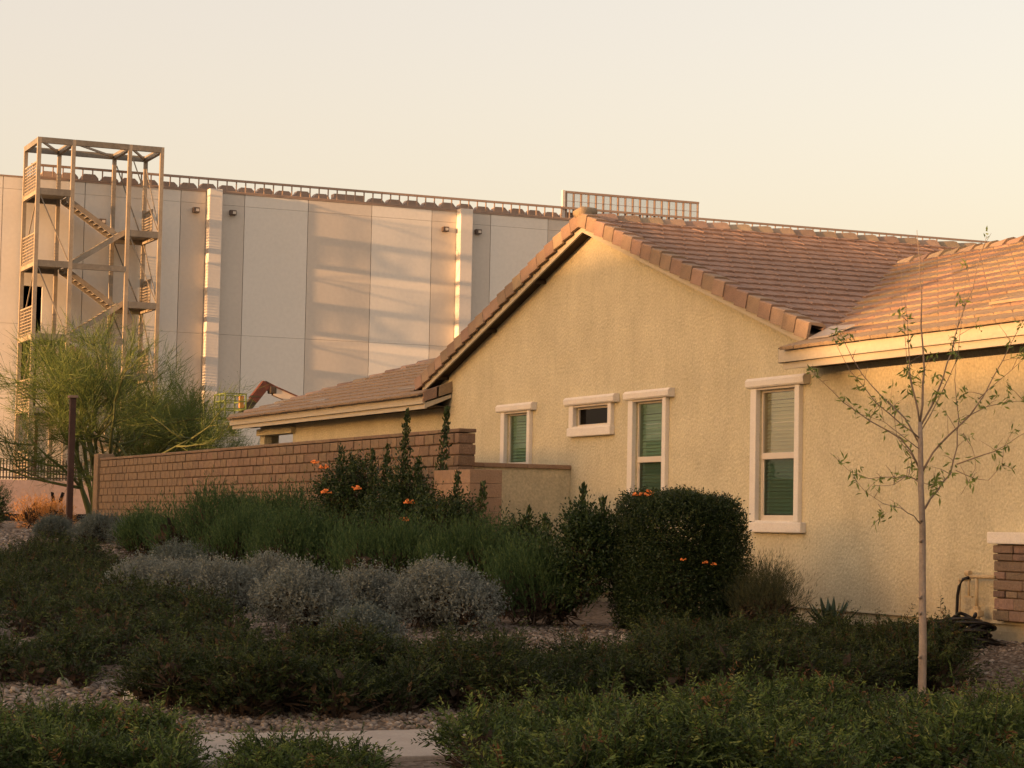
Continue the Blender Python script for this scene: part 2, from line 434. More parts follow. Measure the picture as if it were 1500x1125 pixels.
def slope_box(m, pts, dz):
    return m.prism(pts, (0, 0, dz))
# ------------------------------------------------------------------ house
house = thing('house', 'single-storey tan stucco house with gable front and brown tile roof', 'house', (-29.4, 0, 0.5))
GP, GX, GR = 0.325, -29.40, 6.04         # gable pitch, ridge position, ridge height of the tile bed
WP, WZ, WY = 0.385, 3.72, -0.50          # wing pitch, eave height, eave line
RY, LY = 4.05, 2.66                      # ridge lines of the right and the left wing
def gable_z(x): return GR - GP * abs(x - GX)
def wing_z(y): return WZ + WP * (y - WY)
def wing_top(y): return wing_z(y) if y <= RY else wing_z(RY) - 0.36 * (y - RY)

# window table: name, opening x0 x1 z0 z1, head x0 x1, trim side widths, meeting rail
WINS = [
    dict(k='right', o=(-24.54, -23.61, 1.72, 3.335), head=(-24.75, -23.34), sill=(-24.65, -23.40), mid=2.515, top='glass_clear', low='glass_dark'),
    dict(k='tall', o=(-27.99, -27.10, 1.72, 3.335), head=(-28.21, -26.84), sill=(-28.12, -26.92), mid=2.535, top='glass_green', low='glass_dark'),
    dict(k='small', o=(-29.95, -28.79, 3.055, 3.335), head=(-30.20, -28.52), sill=(-30.11, -28.66), mid=None, top='glass_small', low=None),
    dict(k='left', o=(-32.50, -31.63, 1.72, 3.335), head=(-32.76, -31.38), sill=(-32.66, -31.44), mid=2.535, top='glass_green', low='glass_dark'),
]
# patio opening in the left wing
PAT = (-45.36, -43.42, 1.3, 3.36)
SCREED = 0.69
def wall_sheet(outer, holes, y, parent, mat, name='wall', depth=0.16):
    loops = [[Vector((p[0], p[1], 0)) for p in outer]] + [[Vector((p[0], p[1], 0)) for p in h] for h in holes]
    flat = [p for l in loops for p in l]
    tris = tessellate_polygon(loops)
    m = MB()
    m.add([(p.x, y, p.y) for p in flat], [tuple(t) for t in tris])
    for h in holes:                                   # reveals
        n = len(h)
        for i in range(n):
            a, b = h[i], h[(i + 1) % n]
            m.add([(a[0], y, a[1]), (b[0], y, b[1]), (b[0], y + depth, b[1]), (a[0], y + depth, a[1])], [(0, 1, 2, 3)])
    return m.build(name, mat, parent)
rect = lambda x0, x1, z0, z1: [(x0, z0), (x0, z1), (x1, z1), (x1, z0)]
outer = [(-45.66, SCREED), (-45.66, 3.62), (-36.6, 3.62), (GX, gable_z(GX) - 0.14), (-22.0, 3.62), (-12.0, 3.62), (-12.0, SCREED)]
wall = wall_sheet(outer, [rect(*w['o']) for w in WINS] + [rect(*PAT)], 0.0, house, M['stucco'])
mb = MB(); mb.box(-45.62, -12, 0.035, 0.25, 0.2, SCREED + 0.01); mb.build('foundation', M['base'], house)
mb = MB(); mb.box(-45.66, -12, -0.02, 0.034, SCREED - 0.010, SCREED + 0.012); mb.build('weep_screed', M['base'], house)
# rest of the shell: back, ends and floor so that rooms are dark
mb = MB()
mb.box(-45.66, -45.46, 0.02, 0.35, 0.4, 3.6); mb.box(-43.2, -43.0, 0.02, 9, 0.4, 3.6)
mb.box(-12.2, -12, 0.02, 9, 0.4, 3.6); mb.box(-43.2, -12, 9, 9.2, 0.4, 3.6); mb.box(-43.2, -12, 0.03, 9, 0.3, 0.6)
mb.build('rear_wall', M['stucco'], house)

def make_window(w):
    x0, x1, z0, z1 = w['o']
    fr = MB()
    t = 0.028
    yf, yb = 0.028, 0.085
    fr.box(x0, x0 + t, yf, yb, z0, z1); fr.box(x1 - t, x1, yf, yb, z0, z1)
    fr.box(x0 + t, x1 - t, yf, yb, z1 - t, z1); fr.box(x0 + t, x1 - t, yf, yb, z0, z0 + t)
    win = fr.build('window', M['vinyl'], house)
    hx0, hx1 = w['head']
    # head trim: moulded, deeper at its top, ends canted
    h = MB()
    zb, zt = 3.365, 3.485
    sec = [(-0.002, zb), (-0.085, zb), (-0.10, zb + 0.02), (-0.105, zt - 0.035), (-0.075, zt), (-0.002, zt)]
    a = [(hx0, y, z) for y, z in sec]; n = len(sec)
    b = [(hx1, y, z) for y, z in sec]
    h.add(a + b, [tuple(range(n)), tuple(range(2 * n - 1, n - 1, -1))] + [(i, n + i, n + (i + 1) % n, (i + 1) % n) for i in range(n)])
    h.build('head_trim', M['trim'], win)
    for s, (a0, a1) in ((0, (x0 - 0.145, x0 - 0.002)), (1, (x1 + 0.002, x1 + 0.11))):
        zlow = z0 - 0.02
        MB().bbox(a0, a1, -0.062, 0.004, zlow, zb - 0.001, 0.012).build('side_trim', M['trim'], win)
    sx0, sx1 = w['sill']
    MB().bbox(sx0, sx1, -0.085, 0.004, z0 - 0.15, z0 - 0.021, 0.016).build('sill', M['trim'], win)
    MB().box(x0 - 0.001, x1 + 0.001, -0.05, 0.027, z0 - 0.0215, z0 - 0.001).build('sill_ledge', M['trim'], win)
    MB().box(x0, x1, -0.05, 0.027, z1 + 0.001, zb - 0.0012).build('head_liner', M['vinyl'], win)
    ix0, ix1 = x0 + t, x1 - t
    if w['mid']:
        m_ = w['mid']
        MB().bbox(ix0, ix1, yf - 0.012, yb - 0.01, m_ - 0.04, m_ + 0.04, 0.006).build('meeting_rail', M['vinyl'], win)
        s = MB(); s.box(ix0 + 0.001, ix0 + 0.025, 0.036, 0.060, z0 + t, m_ - 0.04); s.box(ix1 - 0.025, ix1 - 0.001, 0.036, 0.060, z0 + t, m_ - 0.04)
        s.box(ix0 + 0.025, ix1 - 0.025, 0.036, 0.060, z0 + t + 0.001, z0 + t + 0.035)
        s.build('sash', M['vinyl'], win)
        p = MB(); p.box(ix0, ix1, 0.052, 0.056, m_ + 0.04, z1 - t); p.build('pane', M[w['top']], win)
        p = MB(); p.box(ix0 + 0.024, ix1 - 0.024, 0.046, 0.050, z0 + t + 0.03, m_ - 0.04); p.build('pane', M[w['low']], win)
        # blind: headrail and tilted slats
        s = MB()
        s.box(ix0 + 0.02, ix1 - 0.02, 0.076, 0.11, z1 - 0.085, z1 - 0.035)
        z = z1 - 0.10
        bl_ = np.random.default_rng(int(abs(x0) * 100))
        while z > z0 + 0.06:
            jz = bl_.normal() * 0.0025; z += jz
            s.add([(ix0 + 0.02, 0.074, z - 0.022), (ix1 - 0.008, 0.074, z - 0.022), (ix1 - 0.008, 0.099, z + 0.022), (ix0 + 0.02, 0.099, z + 0.022)], [(0, 1, 2, 3)])
            z -= 0.047 + jz
        s.build('blind', M['blind'], win)
    else:
        p = MB(); p.box(ix0, ix1, 0.052, 0.056, z0 + t, z1 - t); p.build('pane', M[w['top']], win)
    return win
for w in WINS: make_window(w)

# patio opening: lintel box, posts and a room with a far opening
pl = MB(); pl.bbox(-45.62, -43.25, -0.10, 0.02, 3.36, 3.50, 0.012)
pl.build('lintel', M['stucco'], house)
pt = MB()
pt.box(-45.655, -45.37, 5.2, 5.5, 0.4, 3.5); pt.box(-43.9, -43.2, 5.2, 5.5, 0.4, 3.5); pt.box(-45.65, -43.2, 0.2, 5.5, 3.5, 3.56)
pt.build('patio_frame', M['stucco2'], house)

# ---- roofs
tiles_left = 300
def slab_tile(w=0.325, l=0.42, th=0.036):
    """flat concrete tile: long axis -y is downhill, raised side lap and thick butt"""
    m = MB()
    h = w / 2
    prof = [(-h, 0), (-h, th * 0.7), (-h + 0.02, th * 1.15), (-0.012, th), (0.0, th * 0.82), (0.012, th), (h - 0.03, th * 1.15), (h - 0.004, th * 0.7), (h - 0.004, 0)]
    n = len(prof)
    a = [(x, -l / 2, z) for x, z in prof]; b = [(x, l / 2, z * 0.9) for x, z in prof]
    m.add(a + b, [tuple(range(n)), tuple(range(2 * n - 1, n - 1, -1))] + [(i, n + i, n + (i + 1) % n, (i + 1) % n) for i in range(n)])
    return m.mesh('roof_tile')
TILE = slab_tile()
TILE.materials.append(M['tile'])

def tile_field(part, e_u, e_down, origin, rows, cols_of, expo=0.36, tw=0.33, keep=lambda p: True, single=lambda p: True):
    """lay tiles on a plane: e_u along the course, e_down downhill; returns number set"""
    e_u, e_d = Vector(e_u).normalized(), Vector(e_down).normalized()
    nrm = e_u.cross(-e_d).normalized()
    if nrm.z < 0: nrm = -nrm
    xax = (-e_d).cross(nrm).normalized()
    base = Matrix((xax, -e_d, nrm)).transposed()
    lay = Matrix.Rotation(-math.atan2(0.030, expo), 3, 'X')     # butt end rides on the tile below
    og = origin_of(part)
    rest_v, rest_f = [], []
    tv = [v.co.copy() for v in TILE.vertices]; tf = [tuple(p.vertices) for p in TILE.polygons]
    global tiles_left
    for r_ in range(rows):
        for c in cols_of(r_):
            off = (0.5 * tw if r_ % 2 else 0.0)
            p = Vector(origin) + e_d * (r_ * expo) + e_u * (c * tw + off) + nrm * 0.018
            if not keep(p): continue
            jit = Matrix.Rotation(random.gauss(0, 0.010), 3, 'Z') @ Matrix.Rotation(random.gauss(0, 0.008), 3, 'Y')
            mt = base @ jit @ Matrix.Rotation(math.atan2(0.030, expo), 3, 'X') if False else base @ jit @ Matrix.Rotation(0.055, 3, 'X').inverted()
            p = p + nrm * random.uniform(-0.003, 0.004)
            if tiles_left > 0 and single(p):
                o = bpy.data.objects.new('roof_tile', TILE); COL.objects.link(o)
                o.parent = part
                o.matrix_local = Matrix.Translation(p - og) @ mt.to_4x4()
                tiles_left -= 1
            else:
                n0 = len(rest_v)
                rest_v += [tuple(mt @ v + p - og) for v in tv]
                rest_f += [tuple(i + n0 for i in q) for q in tf]
    if rest_v:
        me = bpy.data.meshes.new('far_tiles'); me.from_pydata(rest_v, [], rest_f); me.update()
        tag(link('far_tiles', me, M['tile'], part), kind='stuff')

# right wing: deck, fascias, soffit
def valley_y(x):                     # where gable slope and wing plane meet (right side)
    return WY + (gable_z(x) - WZ) / WP
dk = MB()
loop = [(-23.25, WY), (-10, WY), (-10, RY), (-27.6, RY), (-23.25, 0.1)]
dk.prism([(x, y, wing_z(y) - 0.02) for x, y in loop], (0, 0, -0.03))
dk.prism([(-27.6, RY, wing_z(RY) - 0.02), (-10, RY, wing_z(RY) - 0.02), (-10, RY + 5.2, 3.6), (-27.6, RY + 5.2, 3.6)], (0, 0, -0.03))
wing_roof = dk.build('wing_roof', M['deck'], house)
tile_field(wing_roof, (1, 0, 0), (0, -1, -WP), (-30.0, RY - 0.10, wing_z(RY - 0.10)), 14, lambda r_: range(0, 52), expo=0.3569,
           keep=lambda p: p.y > WY - 0.12 and p.x < -11 and p.x > (-23.12 if p.y < 0.0 else -99) and (p.y < -0.2 or wing_z(p.y) > gable_z(p.x) - 0.09),
           single=lambda p: p.x < -17.5)
def caps(part, p0, p1, n_up, w=0.19, l=0.44, step=0.37, name='ridge_tile', mat='rake', drop=0.07):
    p0, p1 = Vector(p0), Vector(p1)
    d = (p1 - p0); L_ = d.length; d.normalize()
    s = d.cross(Vector((0, 0, 1))).normalized(); u = s.cross(d)
    og = origin_of(part)
    sec = [(-w, -drop), (-w * 0.5, drop * 0.35), (0, drop * 0.7), (w * 0.5, drop * 0.35), (w, -drop), (w * 0.92, -drop - 0.028), (0, drop * 0.7 - 0.03), (-w * 0.92, -drop - 0.028)]
    mesh = MB()
    n = len(sec)
    a = [(-l / 2, x * 1.05, z + 0.02) for x, z in sec]; b = [(l / 2, x * 0.95, z) for x, z in sec]
    mesh.add(a + b, [tuple(range(n)), tuple(range(2 * n - 1, n - 1, -1))] + [(i, n + i, n + (i + 1) % n, (i + 1) % n) for i in range(n)])
    me = mesh.mesh(name); me.materials.append(M[mat])
    rot = Matrix((d, s, u)).transposed()
    k = 0.0
    while k < L_:
        o = bpy.data.objects.new(name, me); COL.objects.link(o); o.parent = part
        p = p0 + d * (k + l / 2) - og + u * random.uniform(-0.004, 0.006)
        o.matrix_local = Matrix.Translation(p) @ (rot @ Matrix.Rotation(random.gauss(0, 0.012), 3, 'Z') @ Matrix.Rotation(0.05, 3, 'Y')).to_4x4()
        k += step
caps(wing_roof, (-16.0, RY, wing_z(RY) + 0.03), (-27.4, RY, wing_z(RY) + 0.03), None)

def eave(part, x0, x1, left_end, right_end):
    f = MB(); f.box(x0, x1, WY - 0.015, WY + 0.03, 3.585, 3.745); f.build('fascia', M['fascia'], part)
    f = MB(); f.box(x0 + 0.03, x1 - 0.03, WY + 0.035, WY + 0.07, 3.505, 3.60); f.build('sub_fascia', M['fascia'], part)
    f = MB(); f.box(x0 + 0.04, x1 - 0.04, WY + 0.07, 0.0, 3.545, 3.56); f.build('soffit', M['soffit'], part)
eave(wing_roof, -23.22, -10, True, False)
# closing board at the open eave end, its shadow put in as dark colour
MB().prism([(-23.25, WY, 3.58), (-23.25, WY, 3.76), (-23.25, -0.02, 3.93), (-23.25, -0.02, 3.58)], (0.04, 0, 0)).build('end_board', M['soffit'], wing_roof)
# flat attic vent and lead saddle
v = MB(); v.prism([(-19.95, 0.16, wing_z(0.16) + 0.10), (-18.9, 0.16, wing_z(0.16) + 0.10), (-18.9, 0.62, wing_z(0.62) + 0.045), (-19.95, 0.62, wing_z(0.62) + 0.045)], (0, 0, -0.03))
v.build('attic_vent', M['rake'], wing_roof)
v = MB(); v.prism([(-22.9, -0.30, 3.87), (-22.35, -0.36, 3.86), (-22.2, -0.1, 3.99), (-22.85, -0.02, 4.02)], (0, 0, -0.02))
v.build('valley_flashing', M['flash'], wing_roof)

# gable roof
YF, YB = -0.25, 11.0
dk = MB()
dk.prism([(GX, YF, GR - 0.02), (-22.75, YF, gable_z(-22.75) - 0.02), (-22.75, YB, gable_z(-22.75) - 0.02), (GX, YB, GR - 0.02)], (0, 0, -0.03))
dk.prism([(GX, YF, GR - 0.02), (-36.1, YF, gable_z(-36.1) - 0.02), (-36.1, YB, gable_z(-36.1) - 0.02), (GX, YB, GR - 0.02)], (0, 0, -0.03))
gable_roof = dk.build('gable_roof', M['deck'], house)
tile_field(gable_roof, (0, 1, 0), (1, 0, -GP), (GX + 0.12, YF + 0.32, gable_z(GX + 0.12)), 20, lambda r_: range(0, 30),
           keep=lambda p: wing_top(p.y) < gable_z(p.x) + 0.09 and p.x < -22.9,
           single=lambda p: p.y < 3.0)
tile_field(gable_roof, (0, 1, 0), (-1, 0, -GP), (GX - 0.12, YF + 0.32, gable_z(GX - 0.12)), 19, lambda r_: range(0, 20), single=lambda p: False)
caps(gable_roof, (GX, YB, GR + 0.045), (GX, YF + 0.42, GR + 0.045), None)
# rake: barge tiles (L section), fascia board and soffit on both slopes
def rake(side):
    d = Vector((side, 0, -GP)).normalized(); nrm = Vector((side * GP, 0, 1)).normalized()
    n = 15 if side > 0 else 15
    og = origin_of(gable_roof)
    l = 0.302
    sec = [(-0.035, -0.115), (-0.035, 0.075), (-0.02, 0.09), (0.13, 0.09), (0.19, 0.055), (0.19, 0.035), (0.0, 0.06), (0.0, -0.115)]  # (y, along normal)
    m = MB(); k = len(sec)
    a = [d * (-l / 2) + Vector((0, y, 0)) + nrm * (h + 0.0) for y, h in sec]
    b = [d * (l / 2) + Vector((0, y * 1.08, 0)) + nrm * (h + 0.026) for y, h in sec]
    m.add(a + b, [tuple(range(k)), tuple(range(2 * k - 1, k - 1, -1))] + [(i, k + i, k + (i + 1) % k, (i + 1) % k) for i in range(k)])
    me = m.mesh('rake_tile'); me.materials.append(M['rake'])
    L_ = 6.62 if side > 0 else 6.75
    step = 0.310
    i = 0
    while i * step + l / 2 < L_ + 0.1:
        p = Vector((GX, YF, GR)) + d * (i * step + l / 2 - 0.02) + nrm * 0.005
        o = bpy.data.objects.new('rake_tile', me); COL.objects.link(o); o.parent = gable_roof
        o.matrix_local = Matrix.Translation(p - og + Vector((0, random.uniform(-0.006, 0.006), 0))) @ Matrix.Rotation(random.gauss(0, 0.007), 4, 'Y')
        i += 1
    x1 = GX + side * (6.30 if side > 0 else 6.28)
    zt = lambda x: gable_z(x)
    f = MB()
    f.prism([(GX, YF + 0.03, GR - 0.05), (x1, YF + 0.03, zt(x1) - 0.05), (x1, YF + 0.03, zt(x1) - 0.185), (GX, YF + 0.03, GR - 0.185)], (0, 0.03, 0))
    f.build('rake_fascia', M['fascia'], gable_roof)
    f = MB()
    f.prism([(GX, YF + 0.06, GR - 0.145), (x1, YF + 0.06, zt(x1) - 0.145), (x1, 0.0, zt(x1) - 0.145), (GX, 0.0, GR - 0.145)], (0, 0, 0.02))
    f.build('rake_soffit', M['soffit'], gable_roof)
    if side < 0:
        for t in (0.28, 0.58, 0.9):
            x = GX + (x1 - GX) * t
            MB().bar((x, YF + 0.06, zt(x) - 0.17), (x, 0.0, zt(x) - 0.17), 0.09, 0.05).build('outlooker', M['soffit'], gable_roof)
rake(1); rake(-1)
MB().tube([(GX, YF - 0.03, GR + 0.03), (GX, YF + 0.05, GR + 0.10), (GX, YF + 0.25, GR + 0.135)], [0.12, 0.10, 0.05], 10).build('ridge_end_cap', M['rake'], gable_roof, smooth=True)

# left wing roof: hipped far end
WPL = 0.352
def wing_z(y): return WZ + WPL * (y - WY)
LZ = wing_z(LY)
hx = -43.25
dk = MB()
dk.prism([(-46.2, WY, WZ - 0.02), (-34.85, WY, WZ - 0.02), (-34.85, 0.2, wing_z(0.2) - 0.02), (-32.6, LY, LZ - 0.02), (hx, LY, LZ - 0.02)], (0, 0, -0.03))
dk.prism([(-46.2, WY, WZ - 0.02), (hx, LY, LZ - 0.02), (-46.2, LY + 3.2, WZ - 0.02)], (0, 0, -0.03))
dk.prism([(hx, LY, LZ - 0.02), (-32.6, LY, LZ - 0.02), (-32.6, LY + 3.2, WZ - 0.02), (-46.2, LY + 3.2, WZ - 0.02)], (0, 0, -0.03))
left_roof = dk.build('left_wing_roof', M['deck'], house)
hipx = lambda y: -46.2 + (y - WY) * (hx + 46.2) / (LY - WY)
tile_field(left_roof, (1, 0, 0), (0, -1, -WPL), (-46.4, LY - 0.10, wing_z(LY - 0.10)), 10, lambda r_: range(0, 44), expo=0.35,
           keep=lambda p: p.y > WY - 0.12 and p.x > hipx(p.y) + 0.02 and p.x < (-34.95 if p.y < -0.1 else -32.0) and (p.y < -0.15 or wing_z(p.y) > gable_z(p.x) - 0.05),
           single=lambda p: False)
caps(left_roof, (-46.25, WY + 0.02, WZ + 0.03), (hx, LY, LZ + 0.03), None, w=0.15)
caps(left_roof, (hx, LY, LZ + 0.03), (-32.7, LY, LZ + 0.03), None, w=0.15)
eave(left_roof, -46.2, -34.87, True, True)
# closed end of the left eave: rake tiles turning up to the wall
for i in range(2):
    y0 = WY - 0.02 + i * 0.24
    MB().prism([(-34.89, y0, wing_z(y0) - 0.10), (-34.89, y0 + 0.27, wing_z(y0 + 0.27) - 0.10), (-34.89, y0 + 0.27, wing_z(y0 + 0.27) + 0.08), (-34.89, y0, wing_z(y0) + 0.075)], (0.05, 0, 0)).build('rake_tile', M['rake'], left_roof)
MB().prism([(-34.93, WY + 0.02, 3.505), (-34.93, -0.01, 3.70), (-34.93, -0.01, 3.76), (-34.93, WY + 0.02, 3.60)], (0.06, 0, 0)).build('end_fascia', M['fascia'], left_roof)
for x, y in ((-44.82, 0.0), (-41.77, -0.06), (-37.0, 0.0)):
    MB().prism([(x - 0.45, y, wing_z(y) + 0.075), (x + 0.45, y, wing_z(y) + 0.075), (x + 0.45, y + 0.3, wing_z(y + 0.3) + 0.05), (x - 0.45, y + 0.3, wing_z(y + 0.3) + 0.05)], (0, 0, -0.02)).build('attic_vent', M['flash'], left_roof)

# stone-faced pillar base at the right end of the wall
pil = MB(); pil.box(-19.42, -17.0, -0.09, 0.0, 0.71, 1.50); pillar = pil.build('stone_veneer', M['mortar'], house)
z = 0.715
rows = [0.11, 0.125, 0.075, 0.11, 0.085, 0.11, 0.075, 0.09]
for i, h in enumerate(rows):
    x = -19.45
    while x < -17.05:
        wd = random.choice((0.2, 0.28, 0.34, 0.42, 0.5))
        x2 = min(x + wd, -17.0)
        if x2 - x > 0.05:
            pr_ = random.uniform(0.02, 0.05)
            MB().bbox(x + 0.006, x2 - 0.006, -0.09 - pr_, -0.085, z + 0.005, z + h - 0.005, 0.012).build('stone', M['stone'], pillar)
        x = x2
    z += h
MB().bbox(-19.50, -16.95, -0.17, 0.004, 1.505, 1.625, 0.012).build('stone_cap', M['trim'], house)

# ------------------------------------------------------------------ block wall
BY0, BY1 = -2.0, -1.74
bx0, bx1 = -51.9, -29.58
block_wall = thing('block_wall', 'long brown split-face block garden wall left of the house', 'wall', ((bx0 + bx1) / 2, BY0, 0.6))
ch, bl = 0.1605, 0.39
core = MB(); core.box(bx0 + 0.03, bx1 - 0.03, BY0 + 0.035, BY1 - 0.035, 0.4, 2.86); core.build('core', M['mortar'], block_wall)
def block_mesh(l, d, h, name='block'):
    m = MB(); m.bbox(-l / 2 + 0.017, l / 2 - 0.017, -d / 2, d / 2, -h / 2 + 0.010, h / 2 - 0.010, 0.012)
    me = m.mesh(name); me.materials.append(M['block']); return me
BM = {round(l, 3): block_mesh(l, BY1 - BY0, ch) for l in (bl, bl / 2)}
og = origin_of(block_wall)
spots = []
nrow = 15
for r_ in range(nrow):
    zc = 2.90 - ch * (r_ + 0.5)
    if zc < 0.5: break
    x = bx1
    first = True
    while x > bx0 + 0.05:
        l = bl / 2 if (first and r_ % 2 == 0) else bl
        first = False
        if x - l < bx0: l = bl / 2
        spots.append((x - l / 2, zc, l)); x -= l
def hidden(x, zc): return zc < float(gz(x, BY0)) + 0.0
spots = [s for s in spots if not hidden(s[0], s[1])]
# nearest ones that show above the shrubs first
spots.sort(key=lambda s: (0 if s[1] > 1.55 else 1, -s[0]))
rest = MB()
for i, (x, zc, l) in enumerate(spots):
    y = (BY0 + BY1) / 2 + random.uniform(-0.006, 0.006)
    if i < 300:
        o = bpy.data.objects.new('block', BM[round(l, 3)]); COL.objects.link(o); o.parent = block_wall
        o.location = Vector((x, y, zc)) - og
        o.rotation_euler = (0, 0, random.gauss(0, 0.006))
    else:
        rest.box(x - l / 2 + 0.02, x + l / 2 - 0.02, y - 0.13, y + 0.13, zc - ch / 2 + 0.011, zc + ch / 2 - 0.011)
tag(rest.build('far_blocks', M['block'], block_wall), kind='stuff')
caprest = MB()
x = bx1 + 0.01
while x > bx0:
    caprest = MB().bbox(x - 0.40, x - 0.004, BY0 - 0.005, BY1 + 0.005, 2.902, 2.955, 0.012)
    o = caprest.build('cap_block', M['block'], block_wall)
    x -= 0.404
MB().bbox(bx0 - 0.12, bx0 + 0.28, BY0 - 0.06, BY1 + 0.06, 0.6, 3.06, 0.012).build('end_pier', M['block'], block_wall)
# lower pale block pier in front of the stub wall
pier = thing('low_block_pier', 'low pale block pier where the garden wall meets the stub wall', 'pier', (-28.6, -2.25, 0.5))
for r_ in range(10):
    z1 = 2.335 - r_ * 0.19; z0 = z1 - 0.186
    if z1 < 0.4: break
    xs_ = [-29.25, -28.62, -27.93] if r_ % 2 == 0 else [-29.25, -28.95, -28.25, -27.93]
    for a, b in zip(xs_[:-1], xs_[1:]):
        MB().bbox(a + 0.002, b - 0.002, -2.5, -2.02 if b < -28 else -2.03, z0, z1, 0.006).build('block', M['blockpale'], pier)
# stucco stub wall with a tile cap, running from the pier to the house
stub = thing('stub_wall', 'short tan stucco stub wall with thin block cap joining the house', 'wall', (-30.1, -1.0, 0.5))
MB().box(-30.32, -30.12, -1.735, -0.005, 0.4, 2.43).build('wall', M['stucco2'], stub)
for i in range(5):
    y1 = -0.006 - i * 0.35; y0 = max(y1 - 0.346, -1.73)
    if y1 - y0 < 0.05: break
    MB().bbox(-30.36, -30.08, y0, y1, 2.432, 2.495, 0.01).build('cap_block', M['blockpale'], stub)
MB().tube([(-29.9, -1.66, 2.50), (-29.9, -1.66, 2.60)], 0.03, 8).build('cap_pin', M['iron'], stub)

# ------------------------------------------------------------------ warehouse
XW = -114.5
wh = thing('warehouse', 'tall pale panel-clad warehouse under construction behind the house', 'warehouse', (XW, 25, 1.4))
TOPZ = 18.77
cols = [(-14, -6, 'panel_light'), (-6, 1.0, 'panel_light'), (1.0, 7.2, 'panel_light'), (7.2, 11.4, 'panel_light'), (11.4, 16.45, 'panel_light'),
        (16.45, 17.83, 'panel_taupe'), (18.54, 19.92, 'panel_taupe'), (19.92, 23.45, 'panel_light'), (23.45, 27.07, 'panel_taupe'), (27.07, 30.57, 'panel_light'),
        (30.57, 32.02, 'panel_taupe'), (32.76, 34.07, 'panel_taupe'), (34.07, 37.56, 'panel_light'), (37.56, 41.1, 'panel_taupe'), (41.1, 44.7, 'panel_light'),
        (44.7, 46.2, 'panel_taupe'), (46.9, 50.5, 'panel_light'), (50.5, 57, 'panel_taupe'), (57, 70, 'panel_light')]
openings = [(8.36, 9.36, 10.98, 13.26), (8.32, 9.2, 3.6, 6.94)]
for (a, b, mt) in cols:
    for (z0, z1) in ((1.0, 4.6), (4.6, 11.3), (11.3, 18.15), (18.15, TOPZ)):
        ops = [o for o in openings if o[0] > a and o[1] < b]
        segs = [(a, b, z0, z1)]
        for (oy0, oy1, oz0, oz1) in ops:
            ns = []
            for (p, q, u, v_) in segs:
                if oz1 <= u or oz0 >= v_ or oy1 <= p or oy0 >= q: ns.append((p, q, u, v_)); continue
                zz0, zz1 = max(u, oz0), min(v_, oz1)
                ns += [(p, oy0, u, v_), (oy1, q, u, v_)]
                if zz0 > u: ns.append((oy0, oy1, u, zz0))
                if zz1 < v_: ns.append((oy0, oy1, zz1, v_))
            segs = ns
        if len(segs) == 1:
            MB().box(XW - 0.25, XW, a + 0.016, b - 0.016, z0 + 0.006, z1 - 0.006).build('wall_panel', M[mt], wh)
        else:
            m = MB()
            for (p, q, u, v_) in segs:
                m.box(XW - 0.25, XW, p + (0.016 if p == a else 0), q - (0.016 if q == b else 0), u + (0.006 if u == z0 else 0), v_ - (0.006 if v_ == z1 else 0))
            m.build('wall_panel', M[mt], wh)
MB().box(XW - 0.35, XW - 0.26, -14, 70, 1.0, TOPZ - 0.1).build('backing', M['panel_taupe'], wh) if False else None
bk = MB()
for (y0, y1, z0, z1) in ((-14, 8.0, 1, 18.7), (9.6, 70, 1, 18.7), (8.0, 9.6, 1, 3.5), (8.0, 9.6, 7.0, 10.9), (8.0, 9.6, 13.35, 18.7)):
    bk.box(XW - 0.34, XW - 0.262, y0, y1, z0, z1)
bk.build('backing', M['hood'], wh)
MB().box(XW - 60, XW - 0.35, -14, 70, 17.3, 17.6).build('roof', M['concrete'], wh)
sh_ = MB(); sh_.box(XW - 60, XW - 0.35, -14.2, -14, 1, 18.7); sh_.box(XW - 60, XW - 0.35, 70, 70.2, 1, 18.7); sh_.box(XW - 60.2, XW - 60, -14, 70, 1, 18.7)
sh_.build('rear_wall', M['panel_light'], wh)
for (a, b) in ((17.83, 18.54), (32.02, 32.76), (46.2, 46.9)):
    MB().bbox(XW - 0.2, XW + 0.62, a + 0.01, b - 0.01, 1.0, TOPZ + 0.12, 0.02).build('pilaster', M['pilaster'], wh)
MB().box(XW - 0.3, XW + 0.04, -14, 70, TOPZ - 0.0, TOPZ + 0.07).build('parapet_cap', M['rail'], wh)
for (y, z) in ((17.24, 17.76), (19.24, 17.76), (31.32, 17.74), (33.27, 17.73), (12.3, 16.8), (45.4, 17.7)):
    m = MB(); m.bbox(XW, XW + 0.28, y - 0.17, y + 0.17, z - 0.13, z + 0.13, 0.02)
    lamp = m.build('wall_lamp', M['lampbox'], wh)
    MB().box(XW + 0.281, XW + 0.29, y - 0.04, y + 0.13, z - 0.08, z + 0.06).build('lamp_lens', M['vinyl'], lamp)
m = MB(); m.box(XW - 0.06, XW + 0.05, 8.22, 8.36, 3.6, 7.1); m.box(XW - 0.06, XW + 0.05, 9.2, 9.36, 3.6, 7.1); m.box(XW - 0.06, XW + 0.05, 8.22, 9.36, 6.95, 7.12)
m.build('door_frame', M['post'], wh)
